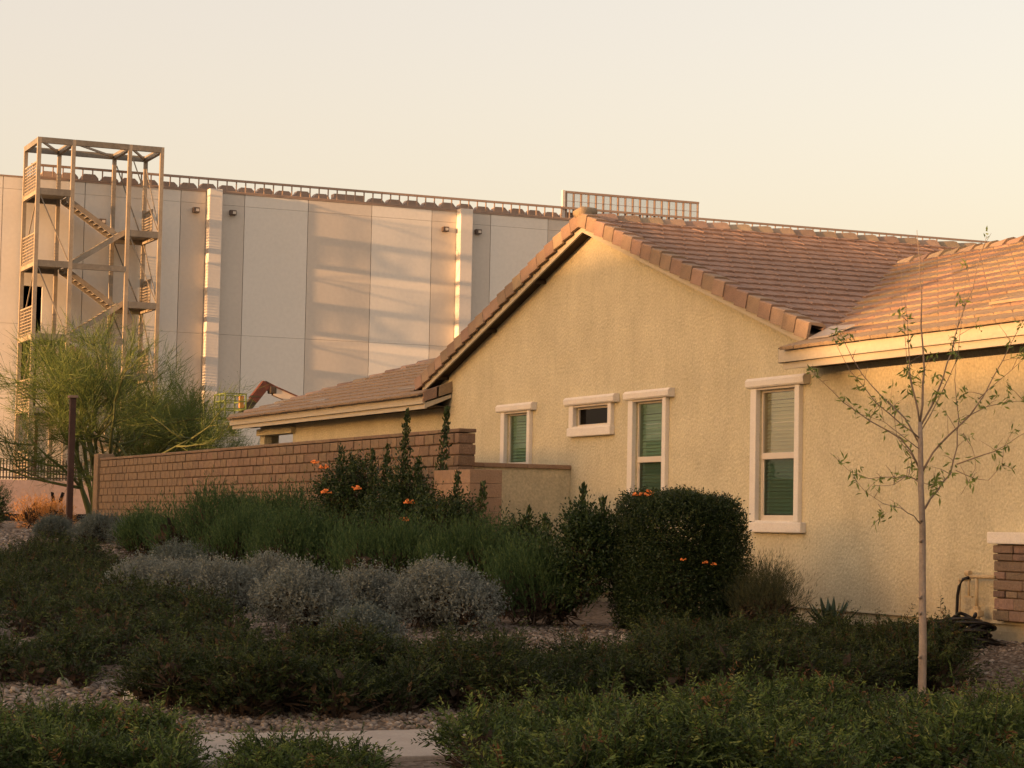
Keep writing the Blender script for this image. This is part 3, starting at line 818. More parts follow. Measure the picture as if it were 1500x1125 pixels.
# roof edge rail with posts, and low vent hoods behind it
MB().box(XW - 0.12, XW - 0.02, 8.6, 69, 19.43, 19.55).build('guard_rail', M['rail'], wh)
MB().box(XW - 0.12, XW - 0.02, 8.6, 69, 18.86, 18.92).build('toe_rail', M['rail'], wh)
for i in range(108):
    y = 8.7 + i * 0.512
    if y < 66: MB().box(XW - 0.10, XW - 0.04, y - 0.03, y + 0.03, 18.84, 19.44).build('rail_post', M['rail'], wh)
for i in range(54):
    y = 9.6 + i * 1.05
    if y > 66: break
    if i in (15, 16): continue
    hh = random.uniform(0.40, 0.50)
    MB().prism([(XW - 0.9, y - 0.48, 18.80), (XW - 0.9, y + 0.48, 18.80), (XW - 0.9, y + 0.44, 18.80 + hh * 0.6), (XW - 0.9, y + 0.26, 18.80 + hh), (XW - 0.9, y - 0.30, 18.80 + hh), (XW - 0.9, y - 0.44, 18.80 + hh * 0.55)], (0.55, 0, 0)).build('vent_hood', M['hood'], wh)
MB().box(XW - 1.2, XW - 0.35, -14, 70, 17.5, 18.83).build('roof_curb', M['hood'], wh)
MB().box(XW - 0.85, XW - 0.3, 25.0, 26.7, 18.83, 19.28).build('roof_unit', M['hood'], wh)
# taller roof screen
def screen_panel():
    m = bpy.data.materials.new('screen_mesh')
    nt, N, L, P = nodes_of(m)
    P.inputs['Base Color'].default_value = (0.34, 0.26, 0.20, 1); P.inputs['Roughness'].default_value = 0.9
    t = N.new('ShaderNodeBsdfTransparent'); mx = N.new('ShaderNodeMixShader'); mx.inputs[0].default_value = 0.22
    L.new(t.outputs[0], mx.inputs[1]); L.new(P.outputs[0], mx.inputs[2]); L.new(mx.outputs[0], N['Material Output'].inputs[0])
    return m
M['mesh'] = screen_panel()
scr = MB(); scr.box(XW - 0.3, XW - 0.15, 38.68, 47.2, 20.36, 20.48); scr.box(XW - 0.3, XW - 0.15, 38.68, 47.2, 18.9, 19.0)
roof_screen = scr.build('roof_screen', M['rail'], wh)
for i in range(19):
    y = 38.75 + i * 0.466
    MB().box(XW - 0.28, XW - 0.17, y - 0.045, y + 0.045, 19.0, 20.36).build('screen_post', M['rail'], roof_screen)
for z in (19.45, 19.9):
    MB().box(XW - 0.16, XW - 0.145, 38.7, 47.2, z - 0.012, z + 0.012).build('screen_wire', M['rail'], roof_screen)
MB().box(XW - 0.32, XW - 0.315, 38.75, 47.1, 19.0, 20.36).build('screen_mesh', M['mesh'], roof_screen)
MB().box(XW - 0.34, XW - 0.14, 38.5, 38.66, 18.8, 20.5).build('screen_end_post', M['pilaster'], roof_screen)

# ------------------------------------------------------------------ stair tower
XF, XB = -110.8, -114.1
tower = thing('stair_tower', 'open steel stair tower with zigzag stairs in front of the warehouse', 'stair tower', (-112.4, 11.3, 1.4))
CY = [8.22, 9.93, 12.78, 14.42]
for y in CY:
    for x, wd in ((XF, 0.19), (XB, 0.19)):
        MB().box(x - wd / 2, x + wd / 2, y - wd / 2, y + wd / 2, 1.3, 20.30).build('column', M['steel'], tower)
for x in (XF, XB):
    for a, b in zip(CY[:-1], CY[1:]):
        MB().box(x - 0.10, x + 0.10, a + 0.096, b - 0.096, 20.02, 20.30).build('beam', M['steel_dark'], tower)
for y in CY:
    MB().box(XB + 0.096, XF - 0.096, y - 0.09, y + 0.09, 20.02, 20.29).build('beam', M['steel_dark'], tower)
for (a, b) in ((0, 1), (1, 2), (2, 3)):
    MB().bar((XF - 0.12, CY[a] + 0.12, 20.14), (XB + 0.12, CY[b] - 0.12, 20.14), 0.10, 0.10).build('roof_brace', M['steel'], tower)
LV = [17.75, 14.18, 10.55, 6.95, 3.4]       # left landings
RV = [15.97, 12.37, 8.77, 5.2]              # right landings
def guard(y, z, x0, x1, part):
    g = MB()
    n = 5
    for k in range(9):
        x = x0 + (x1 - x0) * k / 8
        g.box(x - 0.022, x + 0.022, y - 0.02, y + 0.02, z, z + 1.35)
    for k in range(9):
        zz = z + 0.08 + k * 0.158
        g.box(x0, x1, y - 0.016, y + 0.016, zz - 0.02, zz + 0.02)
    g.box(x0, x1, y - 0.035, y + 0.035, z + 1.33, z + 1.40)
    return g.build('guard_panel', M['steel'], part)
def guardy(x, z, y0, y1, part, h=1.25):
    g = MB()
    k = y0
    while k <= y1 + 0.01:
        g.box(x - 0.02, x + 0.02, k - 0.02, k + 0.02, z, z + h); k += 0.17
    for q in range(7): g.box(x - 0.016, x + 0.016, y0, y1, z + 0.1 + q * (h - 0.1) / 6 - 0.016, z + 0.1 + q * (h - 0.1) / 6 + 0.016)
    return g.build('guard_panel', M['steel'], part)
for i, z in enumerate(LV):
    m = MB(); m.box(XB + 0.12, XF - 0.12, CY[0] - 0.1, CY[1] + 0.1, z - 0.06, z)
    land = m.build('landing', M['steel_dark'], tower)
    f = MB(); f.box(XF - 0.09, XF + 0.09, CY[0] + 0.096, CY[1] - 0.096, z - 0.30, z + 0.02); f.build('edge_beam', M['steel_dark'], land)
    f = MB(); f.box(XB - 0.09, XB + 0.09, CY[0] + 0.096, CY[1] - 0.096, z - 0.30, z + 0.02); f.build('edge_beam', M['steel_dark'], land)
    f = MB(); f.box(XB + 0.096, XF - 0.096, CY[0] - 0.08, CY[0] + 0.08, z - 0.28, z - 0.061); f.build('edge_beam', M['steel'], land)
    guard(CY[0] - 0.02, z, XB + 0.15, XF - 0.15, land)
for i, z in enumerate(RV):
    m = MB(); m.box(XB + 0.12, XF - 0.12, CY[2] - 0.1, CY[3] + 0.1, z - 0.06, z)
    land = m.build('landing', M['steel_dark'], tower)
    f = MB(); f.box(XF - 0.09, XF + 0.09, CY[2] + 0.096, CY[3] - 0.096, z - 0.30, z + 0.02); f.build('edge_beam', M['steel_dark'], land)
    f = MB(); f.box(XB - 0.09, XB + 0.09, CY[2] + 0.096, CY[3] - 0.096, z - 0.30, z + 0.02); f.build('edge_beam', M['steel_dark'], land)
    f = MB(); f.box(XB + 0.096, XF - 0.096, CY[3] - 0.08, CY[3] + 0.08, z - 0.28, z - 0.061); f.build('edge_beam', M['steel'], land)
    guard(CY[3] + 0.02, z, XB + 0.15, (XB + XF) / 2, land)
for z in LV[1:]:
    MB().box(XF - 0.1, XF + 0.1, CY[1] + 0.096, CY[2] - 0.096, z - 0.32, z - 0.04).build('beam', M['steel_dark'], tower)
def flight(x0, x1, ya, za, yb, zb):
    m = MB()
    for x in (x0, x1):
        m.prism([(x, ya, za + 0.08), (x, yb, zb + 0.08), (x, yb, zb - 0.22), (x, ya, za - 0.22)], (0.06, 0, 0))
    fl = m.build('stair_flight', M['steel'], tower)
    n = 11
    for k in range(n):
        t = (k + 0.5) / n
        y = ya + (yb - ya) * t; z = za + (zb - za) * t
        MB().box(x0 + 0.065, x1 - 0.005, y - 0.13, y + 0.13, z - 0.03, z + 0.015).build('tread', M['steel_dark'], fl)
for i in range(4):
    flight(XB + 0.25, XB + 1.45, CY[1] + 0.1, LV[i] - 0.05, CY[2] - 0.1, RV[i] - 0.02)          # rear flight down to the right
    flight(XF - 1.45, XF - 0.2, CY[2] - 0.1, RV[i] - 0.02, CY[1] + 0.1, LV[i + 1] + 0.0)          # front flight down to the left
for i in range(4):
    z0, z1 = LV[i] - 0.3, LV[i + 1] + 0.1
    MB().bar((XF, CY[0] + 0.12, z0), (XF, CY[1] - 0.12, z1), 0.05, 0.05).build('brace', M['steel'], tower)
    MB().bar((XB + 0.12, CY[0], z1), (XF - 0.12, CY[0], z0), 0.05, 0.05).build('brace', M['steel'], tower)
    z0, z1 = ([20.0] + RV)[i] - 0.3, RV[i] + 0.1
    MB().bar((XF, CY[2] + 0.12, z0), (XF, CY[3] - 0.12, z1), 0.05, 0.05).build('brace', M['steel'], tower)
    MB().bar((XB + 0.12, CY[3], z0), (XF - 0.12, CY[3], z1), 0.05, 0.05).build('brace', M['steel'], tower)
    MB().bar((XB, CY[2] + 0.12, z0), (XB, CY[3] - 0.12, z1), 0.05, 0.05).build('brace', M['steel_dark'], tower)

# ------------------------------------------------------------------ boom lift
lift = thing('boom_lift', 'articulated boom lift with white boom and green basket behind the roof', 'boom lift', (-99.2, 16.4, 1.4))
bx = -99.0
MB().bar((bx, 14.9, 5.6), (bx, 16.5, 7.75), 0.30, 0.36).build('lower_arm', M['boomdark'], lift)
MB().bar((bx + 0.02, 15.95, 7.05), (bx + 0.02, 16.56, 7.84), 0.34, 0.40).build('arm_head', M['red'], lift)
MB().bar((bx, 16.45, 7.80), (bx, 17.0, 7.55), 0.34, 0.34).build('knuckle', M['red'], lift)
m = MB(); m.bbox(bx - 0.22, bx + 0.22, 16.70, 17.02, 7.38, 7.72, 0.06); m.build('knuckle_housing', M['boomdark'], lift)
MB().bar((bx, 16.95, 7.50), (bx, 20.5, 6.15), 0.36, 0.38).build('main_boom', M['boomwhite'], lift)
MB().bar((bx + 0.19, 17.0, 7.70), (bx + 0.19, 20.5, 6.36), 0.05, 0.06).build('hose_track', M['red'], lift)
m = MB(); m.box(bx - 0.8, bx + 0.8, 19.3, 21.6, 1.9, 4.0); m.build('turntable', M['boomwhite'], lift)
MB().bar((bx, 20.4, 5.8), (bx, 20.2, 3.9), 0.5, 0.5).build('riser', M['boomwhite'], lift)
m = MB(); m.box(bx - 1.1, bx + 1.1, 19.0, 22.0, 1.75, 2.1); m.build('chassis', M['boomdark'], lift)
for sx in (-1.1, 1.1):
    for y in (19.4, 21.6):
        MB().tube([(bx + sx - 0.2, y, 1.85), (bx + sx + 0.2, y, 1.85)], 0.48, 16).build('wheel', M['black'], lift)
bkx, by0, by1, bz = -99.2, 14.45, 15.45, 6.2
m = MB()
m.box(bkx - 0.9, bkx + 0.9, by0, by1, bz - 0.06, bz)
basket = m.build('basket', M['boomgreen'], lift)
m = MB()
for x in (bkx - 0.88, bkx, bkx + 0.88):
    for y in (by0 + 0.02, by1 - 0.02): m.box(x - 0.03, x + 0.03, y - 0.03, y + 0.03, bz, bz + 1.1)
for z in (0.4, 0.75, 1.08):
    for y in (by0 + 0.02, by1 - 0.02): m.box(bkx - 0.9, bkx + 0.9, y - 0.025, y + 0.025, bz + z - 0.025, bz + z + 0.025)
    for x in (bkx - 0.88, bkx + 0.88): m.box(x - 0.025, x + 0.025, by0, by1, bz + z - 0.025, bz + z + 0.025)
m.build('basket_rail', M['boomgreen'], basket)
MB().box(bkx + 0.6, bkx + 0.8, 15.18, 15.36, bz + 0.45, bz + 1.0).build('control_box', M['orangeplate'], basket)
MB().bar((bx, 14.95, 5.65), (bkx, 15.2, bz - 0.06), 0.25, 0.3).build('basket_arm', M['boomdark'], basket)

# ------------------------------------------------------------------ retaining wall, iron fence, silt cloth
rw = thing('retaining_wall', 'low pink stucco retaining wall under the iron fence', 'wall', (-85, 4, 1.4))
for i in range(9):
    MB().bbox(-85.3, -85, -8 + i * 3.0 + 0.005, -5 + i * 3.0 - 0.005, 1.3, 2.92 + random.uniform(-0.01, 0.01), 0.01).build('wall_panel', M['pinkwall'], rw)
fence = thing('iron_fence', 'dark iron picket fence standing on the pink retaining wall', 'fence', (-85.15, 4, 2.92))
k = -4.0
while k < 14:
    MB().prism([(-85.17, k - 0.02, 2.94), (-85.17, k + 0.02, 2.94), (-85.17, k + 0.02, 3.66), (-85.17, k, 3.76), (-85.17, k - 0.02, 3.66)], (0.035, 0, 0)).build('picket', M['iron'], fence)
    k += 0.118
for z in (3.02, 3.28):
    MB().box(-85.19, -85.13, -4.2, 14, z - 0.025, z + 0.025).build('fence_rail', M['iron'], fence)
silt = MB()
for i in range(18):
    silt.box(-84.6 + 0.08 * math.sin(i * 1.7), -84.57 + 0.08 * math.sin(i * 1.7), -6 + i * 1.2, -4.8 + i * 1.2, 1.2, 1.66 + 0.03 * math.sin(i * 2.3))
tag(silt.build('silt_cloth', M['black']), 'black silt cloth strip along the foot of the retaining wall', 'cloth')

# ------------------------------------------------------------------ steel post, marker
post = thing('steel_post', 'rust-brown steel post standing left of the block wall', 'post', (-49.76, -3.09, 1.25))
MB().bbox(-49.825, -49.695, -3.155, -3.025, 1.0, 4.22, 0.012).build('shaft', M['post'], post)
MB().bbox(-49.86, -49.66, -3.19, -2.99, 4.222, 4.28, 0.012).build('cap', M['rake'], post)
mk = thing('survey_marker', 'small red stake with two black paddles before the retaining wall', 'marker', (-59.87, -1.27, 1.3))
MB().tube([(-59.9, -1.33, 1.2), (-59.86, -1.24, 1.98)], 0.018, 6).build('stake', M['red'], mk)
for dy, tl in ((-0.07, -0.05), (0.10, 0.07)):
    MB().prism([(-59.86, -1.24 + dy - 0.05, 1.96), (-59.86, -1.24 + dy + 0.05, 1.96), (-59.86, -1.24 + dy + 0.05 + tl, 2.22), (-59.86, -1.24 + dy - 0.03 + tl, 2.24)], (0.03, 0, 0)).build('paddle', M['black'], mk)

# ------------------------------------------------------------------ water pipes and hose at the wall
pipes = thing('water_pipes', 'tan painted backflow pipes and valve against the house wall', 'pipes', (-19.8, -0.14, 0.48))
m = MB()
m.tube([(-20.08, -0.10, 0.40), (-20.08, -0.10, 1.11)], 0.017, 8)
m.tube([(-20.09, -0.10, 1.11), (-19.86, -0.12, 1.12)], 0.014, 8)
m.tube([(-19.86, -0.14, 1.155), (-19.40, -0.14, 1.16)], 0.022, 8)
m.tube([(-19.71, -0.14, 0.38), (-19.71, -0.14, 0.72)], 0.026, 8)
m.tube([(-19.71, -0.14, 0.83), (-19.71, -0.14, 1.155)], 0.018, 8)
m.tube([(-19.855, -0.14, 0.95), (-19.855, -0.14, 1.14)], 0.013, 8)
m.build('pipe_run', M['pipe'], pipes, smooth=True)
m = MB(); m.bbox(-19.79, -19.63, -0.18, -0.10, 0.74, 0.81, 0.015); m.tube([(-19.71, -0.14, 0.70), (-19.71, -0.14, 0.85)], 0.04, 10)
m.build('valve_body', M['pipe'], pipes)
m = MB(); m.box(-19.92, -19.79, -0.155, -0.125, 0.935, 0.953); m.build('valve_handle', M['pipe'], pipes)
m = MB(); m.tube([(-19.9, -0.14, 1.19), (-19.83, -0.14, 1.19)], 0.03, 8); m.build('tap', M['pipe'], pipes)

hose = thing('garden_hose', 'black garden hose hanging from the tap into a coil', 'hose', (-19.6, -0.45, 0.45))
m = MB(); m.tube([(-19.82, -0.17, 1.145), (-19.90, -0.18, 1.125), (-19.96, -0.185, 1.05), (-19.985, -0.19, 0.95), (-19.995, -0.19, 0.75), (-20.01, -0.2, 0.56), (-19.98, -0.24, 0.48), (-19.8, -0.35, 0.47)], 0.017, 8)
m.build('hose_drop', M['black'], hose, smooth=True)
m = MB()
pts = []
hr = np.random.default_rng(77)
ph = hr.uniform(0, 6.28, 6)
for i in range(420):
    t = i / 419 * 2 * math.pi * 19
    rr = 0.19 + 0.09 * math.sin(i * 0.083 + ph[0]) + 0.04 * math.sin(i * 0.31 + ph[1])
    lift = 0.5 + 0.5 * math.sin(i * 0.047 + ph[2])
    pts.append((-19.45 + rr * 1.45 * math.cos(t) + 0.10 * math.sin(i * 0.031 + ph[3]), -0.50 + rr * math.sin(t) + 0.04 * math.sin(i * 0.043), 0.46 + (0.30 - 0.7 * max(0, rr - 0.12)) * lift + 0.03 * math.sin(2 * t + i * 0.02)))
pts += [(-19.0, -0.55, 0.44), (-18.85, -0.50, 0.45)]
m.tube(pts, 0.019, 6)
m.build('hose_coil', M['black'], hose, smooth=True)
vb = thing('valve_cover', 'pale round valve cover sunk in the gravel below the hose', 'cover', (-17.55, -1.85, 0.22))
m = MB(); m.tube([(-17.55, -1.85, 0.1), (-17.55, -1.85, 0.30), (-17.55, -1.85, 0.325)], [0.10, 0.10, 0.09], 16); m.build('ring', M['concrete'], vb)
m = MB(); m.tube([(-17.55, -1.85, 0.326), (-17.55, -1.85, 0.335)], 0.08, 16); m.build('lid', M['rock'], vb)

# ------------------------------------------------------------------ plants
def unit(a): return a / np.maximum(np.linalg.norm(a, axis=1, keepdims=True), 1e-9)

def quads(name, V, mat, parent, tint):
    """V: (n,4,3) leaf corners in world coordinates"""
    n = len(V)
    og = np.array(origin_of(parent))
    me = bpy.data.meshes.new(name)
    me.vertices.add(4 * n); me.vertices.foreach_set('co', (V - og).reshape(-1).astype(np.float32))
    me.loops.add(4 * n); me.loops.foreach_set('vertex_index', np.arange(4 * n, dtype=np.int32))
    me.polygons.add(n); me.polygons.foreach_set('loop_start', np.arange(0, 4 * n, 4, dtype=np.int32))
    me.update(calc_edges=True)
    at = me.attributes.new('tint', 'FLOAT', 'FACE')
    at.data.foreach_set('value', np.asarray(tint, np.float32))
    return link(name, me, mat, parent)

def leaf_quads(P, D, L, W, rng, cup=0.15):
    n = len(P)
    D = unit(D)
    S = unit(np.cross(D, rng.normal(size=(n, 3))))
    U = np.cross(S, D)
    L = np.broadcast_to(np.asarray(L, float), (n,))[:, None]; W = np.broadcast_to(np.asarray(W, float), (n,))[:, None]
    mid = P + D * L * 0.5
    V = np.stack([P, mid + S * W / 2 + U * W * cup, P + D * L, mid - S * W / 2 + U * W * cup], 1)
    return V

def sprig_leaves(P, D, length, k, leaf, width, spread, rng, tipbias=0.0):
    """k leaves set along each shoot P->P+D*length"""
    n = len(P)
    D = unit(D)
    t = np.tile((np.arange(k) + 0.5) / k, (n, 1)) + rng.uniform(-.5, .5, (n, k)) / k
    length = np.broadcast_to(np.asarray(length, float), (n,))
    bend = rng.normal(size=(n, 3)) * 0.22
    Q = P[:, None, :] + D[:, None, :] * (t * length[:, None])[:, :, None] + bend[:, None, :] * (t ** 2 * length[:, None])[:, :, None]
    dirs = D[:, None, :] * math.cos(spread) + unit(rng.normal(size=(n * k, 3))).reshape(n, k, 3) * math.sin(spread)
    Lf = leaf * rng.uniform(0.6, 1.25, n * k) * (1 - 0.25 * t.reshape(-1))
    return Q.reshape(-1, 3), dirs.reshape(-1, 3), Lf, Lf * width / leaf

def clump_shell(C_, Rr, counts, rng, up=0.35, squash=1.0, minz=-0.3):
    """points on the outside of ball clumps with outward directions"""
    P, D = [], []
    for c, r_, k in zip(C_, Rr, counts):
        d = unit(rng.normal(size=(int(k * 1.6) + 4, 3)))
        d = d[d[:, 2] > minz][:int(k)]
        q = c + d * np.array([1, 1, squash]) * r_ * rng.uniform(0.62, 1.0, (len(d), 1))
        P.append(q); D.append(unit(d + np.array([0, 0, up])))
    return np.concatenate(P), np.concatenate(D)

def core_blob(C_, Rr, parent, scale=0.55, name='stems', per=26):
    """woody inside: many thin stems fanning out from the clump hearts"""
    rng = np.random.default_rng(len(C_) * 7 + 3)
    n = len(C_) * per
    c = np.repeat(np.asarray(C_), per, 0); r_ = np.repeat(np.asarray(Rr), per)
    d = unit(rng.normal(size=(n, 3)))
    P = c - np.array([0, 0, 0.5]) * r_[:, None] + d * (r_ * 0.1)[:, None]
    V = leaf_quads(P, d + np.array([0, 0, 0.35]), r_ * rng.uniform(0.7, 1.25, n), r_ * 0.075, rng)
    # dark heart quads: inner shade put in as twig colour
    m2 = len(C_) * 40
    c2 = np.repeat(np.asarray(C_), 40, 0); r2 = np.repeat(np.asarray(Rr), 40)
    d2 = unit(rng.normal(size=(m2, 3)))
    V2 = leaf_quads(c2 + d2 * (r2 * rng.uniform(0.05, scale, m2))[:, None], rng.normal(size=(m2, 3)), r2 * 0.42, r2 * 0.22, rng)
    return quads(name, np.concatenate([V, V2]), M['twigs'], parent, rng.uniform(0, 1, n + m2))

def shrub(name, label, cat, x, y, r, h, mat, n, k, shoot, leaf, width, spread, seed, group=None, up=0.5, clumps=16, tipmin=0.0, ry=None, base=None, minz=-0.85, flat=False, clump_r=0.42, bare=False):
    rng = np.random.default_rng(seed)
    ry = ry or r
    b = float(gz(x, y)) if base is None else base
    t = thing(name, label, cat, (x, y, b), group)
    a = rng.uniform(0, 2 * math.pi, clumps); rad = np.sqrt(rng.uniform(0, 1, clumps)) * 0.66
    cr = clump_r * min(r, h) * rng.uniform(0.8, 1.2, clumps)
    top = h * np.sqrt(np.maximum(1 - (rad * 1.1) ** 2, 0.12)) if not flat else np.full(clumps, h)
    zc = np.maximum(cr * 0.6, (top - cr) * rng.uniform(0.45, 1.0, clumps))
    zc[: clumps // 2] = np.maximum(cr[: clumps // 2] * 0.7, top[: clumps // 2] - cr[: clumps // 2])
    C_ = np.stack([x + np.cos(a) * rad * r, y + np.sin(a) * rad * ry, b + zc], 1)
    P, D = clump_shell(C_, cr, np.full(clumps, n / clumps), rng, up=up, minz=minz)
    ok = P[:, 2] > b + 0.01
    P, D = P[ok], D[ok]
    ln = shoot * rng.uniform(0.6, 1.3, len(P))
    q, d, L, W = sprig_leaves(P, D, ln, k, leaf, width, spread, rng)
    V = leaf_quads(q, d, L, W, rng)
    # colour runs by shoot with a little per-leaf change
    ti = np.clip(np.repeat(rng.beta(2.2, 2.2, len(P)), k) * 0.75 + rng.uniform(0, 0.35, len(q)) - 0.05, 0, 1)
    quads('foliage', V, mat, t, ti)
    if not bare: core_blob(C_, cr, t)
    return t, C_, cr

# ---- low spreading ground-cover shrubs
def inside(poly, X, Y):
    res = np.zeros(len(X), bool); n = len(poly)
    j = n - 1
    for i in range(n):
        xi, yi = poly[i]; xj, yj = poly[j]
        cond = ((yi > Y) != (yj > Y)) & (X < (xj - xi) * (Y - yi) / (yj - yi + 1e-12) + xi)
        res ^= cond; j = i
    return res

def spray_quads(P, D, L, k, leaf, width, rng, droop=0.35):
    """arching shoots with two ranks of leaves; returns leaf corners, position along the shoot, stem corners"""
    n = len(P); D = unit(D)
    S = unit(np.cross(D, np.array([0, 0, 1.0])) + rng.normal(size=(n, 3)) * 0.25)
    t = (np.arange(k) + 0.5) / k * 0.85 + 0.15
    T = np.tile(t, (n, 1)) + rng.uniform(-.3, .3, (n, k)) / k
    L = np.asarray(L)[:, None]
    pos = P[:, None] + D[:, None] * (T * L)[..., None]
    pos[..., 2] -= droop * L * T ** 2
    tan = D[:, None] - np.array([0, 0, 1.0]) * (2 * droop * T)[..., None]
    sgn = np.where(np.arange(k) % 2 == 0, 1.0, -1.0)[None, :, None]
    ld = tan * 0.65 + S[:, None] * sgn * 0.75 + rng.normal(size=(n, k, 3)) * 0.22
    Lf = (leaf * rng.uniform(.75, 1.2, (n, k)) * (1.15 - 0.55 * T)).reshape(-1)
    V = leaf_quads(pos.reshape(-1, 3), ld.reshape(-1, 3), Lf, Lf * width / leaf, rng)
    e = P + D * L; e[:, 2] -= droop * L[:, 0]
    m = P + D * L * 0.5; m[:, 2] -= droop * L[:, 0] * 0.25
    w = S * 0.0022
    st = np.concatenate([np.stack([P - w, P + w, m + w, m - w], 1), np.stack([m - w, m + w, e + w * .4, e - w * .4], 1)])
    return V, T.reshape(-1), st

def cover(label, poly, h, dens, leaf, width, seed, mat='l_cover', cl=0.34, shoot=0.30, k=16, group='low spreading shrubs', name='spreading_shrub', fill=0.5):
    rng = np.random.default_rng(seed)
    px = [p[0] for p in poly]; py = [p[1] for p in poly]
    cx, cy = sum(px) / len(px), sum(py) / len(py)
    t = thing(name, label, 'shrub', (cx, cy, float(gz(cx, cy))), group)
    area = abs(sum(poly[i - 1][0] * poly[i][1] - poly[i][0] * poly[i - 1][1] for i in range(len(poly)))) / 2
    nc = max(10, int(area / (cl * cl * 0.75)))
    X = rng.uniform(min(px), max(px), nc * 4); Y = rng.uniform(min(py), max(py), nc * 4)
    ok = inside(poly, X, Y); X, Y = X[ok][:nc], Y[ok][:nc]
    G = gz(X, Y)
    hm = h * (0.72 + 0.36 * np.sin(X * 2.3 + 1.0) * np.sin(Y * 2.7 + seed) + rng.uniform(-0.25, 0.30, len(X)))
    cr = cl * rng.uniform(0.6, 1.4, len(X)); cr = np.minimum(cr, hm * 0.9)
    C_ = np.stack([X, Y, G + np.maximum(hm - cr, cr * 0.25)], 1)
    # close inner leafage
    P, D = clump_shell(C_, cr * 0.85, np.maximum(5, dens * fill * cr ** 2 * 4), rng, up=0.5, squash=0.9, minz=-0.2)
    ok = P[:, 2] > gz(P[:, 0], P[:, 1]) + 0.01
    P, D = P[ok], D[ok]
    q, d, L, W = sprig_leaves(P, D, 0.12 * rng.uniform(0.5, 1.3, len(P)), 6, leaf, width, 0.8, rng)
    V1 = leaf_quads(q, d, L, W, rng)
    t1 = np.clip(np.repeat(rng.beta(1.6, 2.6, len(P)), 6) * 0.7 + rng.uniform(0, 0.15, len(q)), 0, 0.9)
    # long arching shoots over it; tips paler: young growth plus sky light put into the colour, a few shoots are dead and brown
    P, D = clump_shell(C_, cr * 0.75, np.maximum(4, dens * 0.30 * cr ** 2 * 4), rng, up=0.75, squash=0.9, minz=-0.1)
    ok = P[:, 2] > gz(P[:, 0], P[:, 1]) + 0.02
    P, D = P[ok], D[ok]
    Ls = shoot * rng.uniform(0.5, 1.25, len(P)) * np.where(rng.uniform(0, 1, len(P)) < 0.08, 1.6, 1.0)
    V2, T, st = spray_quads(P, D, Ls, k, leaf, width, rng)
    tone = np.where(rng.uniform(0, 1, len(P)) < 0.04, 0.97, rng.beta(1.5, 1.8, len(P)) * 0.66)
    t2 = np.clip(np.repeat(tone, k) + T * 0.24 + rng.uniform(-.04, .08, len(T)), 0, 1)
    quads('foliage', np.concatenate([V1, V2]), M[mat], t, np.concatenate([t1, t2]))
    quads('shoots', st, M['twigs'], t, rng.uniform(0, 1, len(st)))
    core_blob(C_, cr, t, 0.7, per=60)
    return t

cover('broad low green shrub filling the lower right foreground', [(-12.06, -9.14), (-13.67, -8.32), (-14.63, -7.51), (-15.09, -6.31), (-14.93, -4.93), (-14.43, -3.03), (-10.53, -5.61)], 0.38, 660, 0.056, 0.016, 101, cl=0.30, shoot=0.34)
cover('low green shrub in the bottom left corner beside the path', [(-13.2, -11.77), (-15.5, -11.3), (-15.17, -10.54), (-14.48, -10.2), (-13.8, -10.14), (-12.66, -10.52)], 0.26, 700, 0.054, 0.015, 102, cl=0.24, shoot=0.32)
cover('small green shrub overhanging the pale concrete path', [(-12.72, -10.16), (-13.47, -9.89), (-13.7, -9.53), (-13.4, -9.22), (-12.4, -9.41)], 0.15, 800, 0.050, 0.014, 103, cl=0.13, shoot=0.28)
cover('dark low shrub behind the gravel strip and concrete path', [(-18.1, -9.6), (-17.35, -9.1), (-16.95, -8.4), (-16.8, -7.3), (-16.7, -6.5), (-18.6, -5.7), (-19.4, -6.6), (-19.5, -7.5), (-19.6, -8.3), (-19.5, -9.0)], 0.48, 430, 0.052, 0.016, 104, mat='l_cover2', cl=0.30, shoot=0.30)
cover('dark low shrub around the young tree before the wall', [(-16.79, -6.73), (-16.98, -5.66), (-16.97, -4.37), (-16.55, -2.64), (-18.02, -1.51), (-19.71, -1.63), (-20.17, -2.7), (-19.32, -4.51), (-18.69, -5.57)], 0.46, 430, 0.052, 0.016, 105, mat='l_cover2', cl=0.30, shoot=0.30)
cover('wide dark low shrub mass covering the slope at far left', [(-19.9, -10.9), (-19.15, -9.5), (-20.0, -8.2), (-21.7, -7.3), (-25.9, -6.75), (-35.4, -5.2), (-42.8, -4.2), (-42.1, -5.6), (-36.4, -7.4), (-27, -10.5)], 0.30, 200, 0.060, 0.020, 106, mat='l_cover2', cl=0.42, shoot=0.32, k=11)

# ---- grey sage bushes
SG = dict(cat='bush', mat=M['l_sage'], leaf=0.036, width=0.019, spread=0.9, up=0.6, group='grey-leaved sage bushes')
def sage(label, x, y, r, h, seed, n=3000, **kw):
    a = dict(SG); a.update(kw)
    cat = a.pop('cat'); mt = a.pop('mat')
    return shrub('sage_bush', label, cat, x, y, r, h, mt, int(n * 1.6), 8, 0.14, seed=seed, clumps=26, clump_r=0.34, **a)
sage('round silvery sage bush at front centre of the planting', -22.90, -6.49, 0.55, 0.68, 201, 3600)
sage('large silvery sage bush right of the other grey bushes', -23.10, -4.75, 0.72, 0.70, 202, 4600, ry=0.6)
sage('half-hidden grey sage bush between the two silvery ones', -24.30, -5.20, 0.46, 0.56, 203, 2400)
sage('broad dull grey sage bush left of the front silvery bush', -26.9, -6.45, 0.78, 0.62, 204, 3800)
sage('small low blue-grey sage bush nearest the dark shrub', -21.35, -6.35, 0.40, 0.38, 205, 2000, mat=M['l_sageblue'])
sage('grey sage bush at the back left under the green bushes', -31.7, -5.35, 0.72, 0.72, 206, 2600, mat=M['l_sageblue'], leaf=0.026, width=0.014)
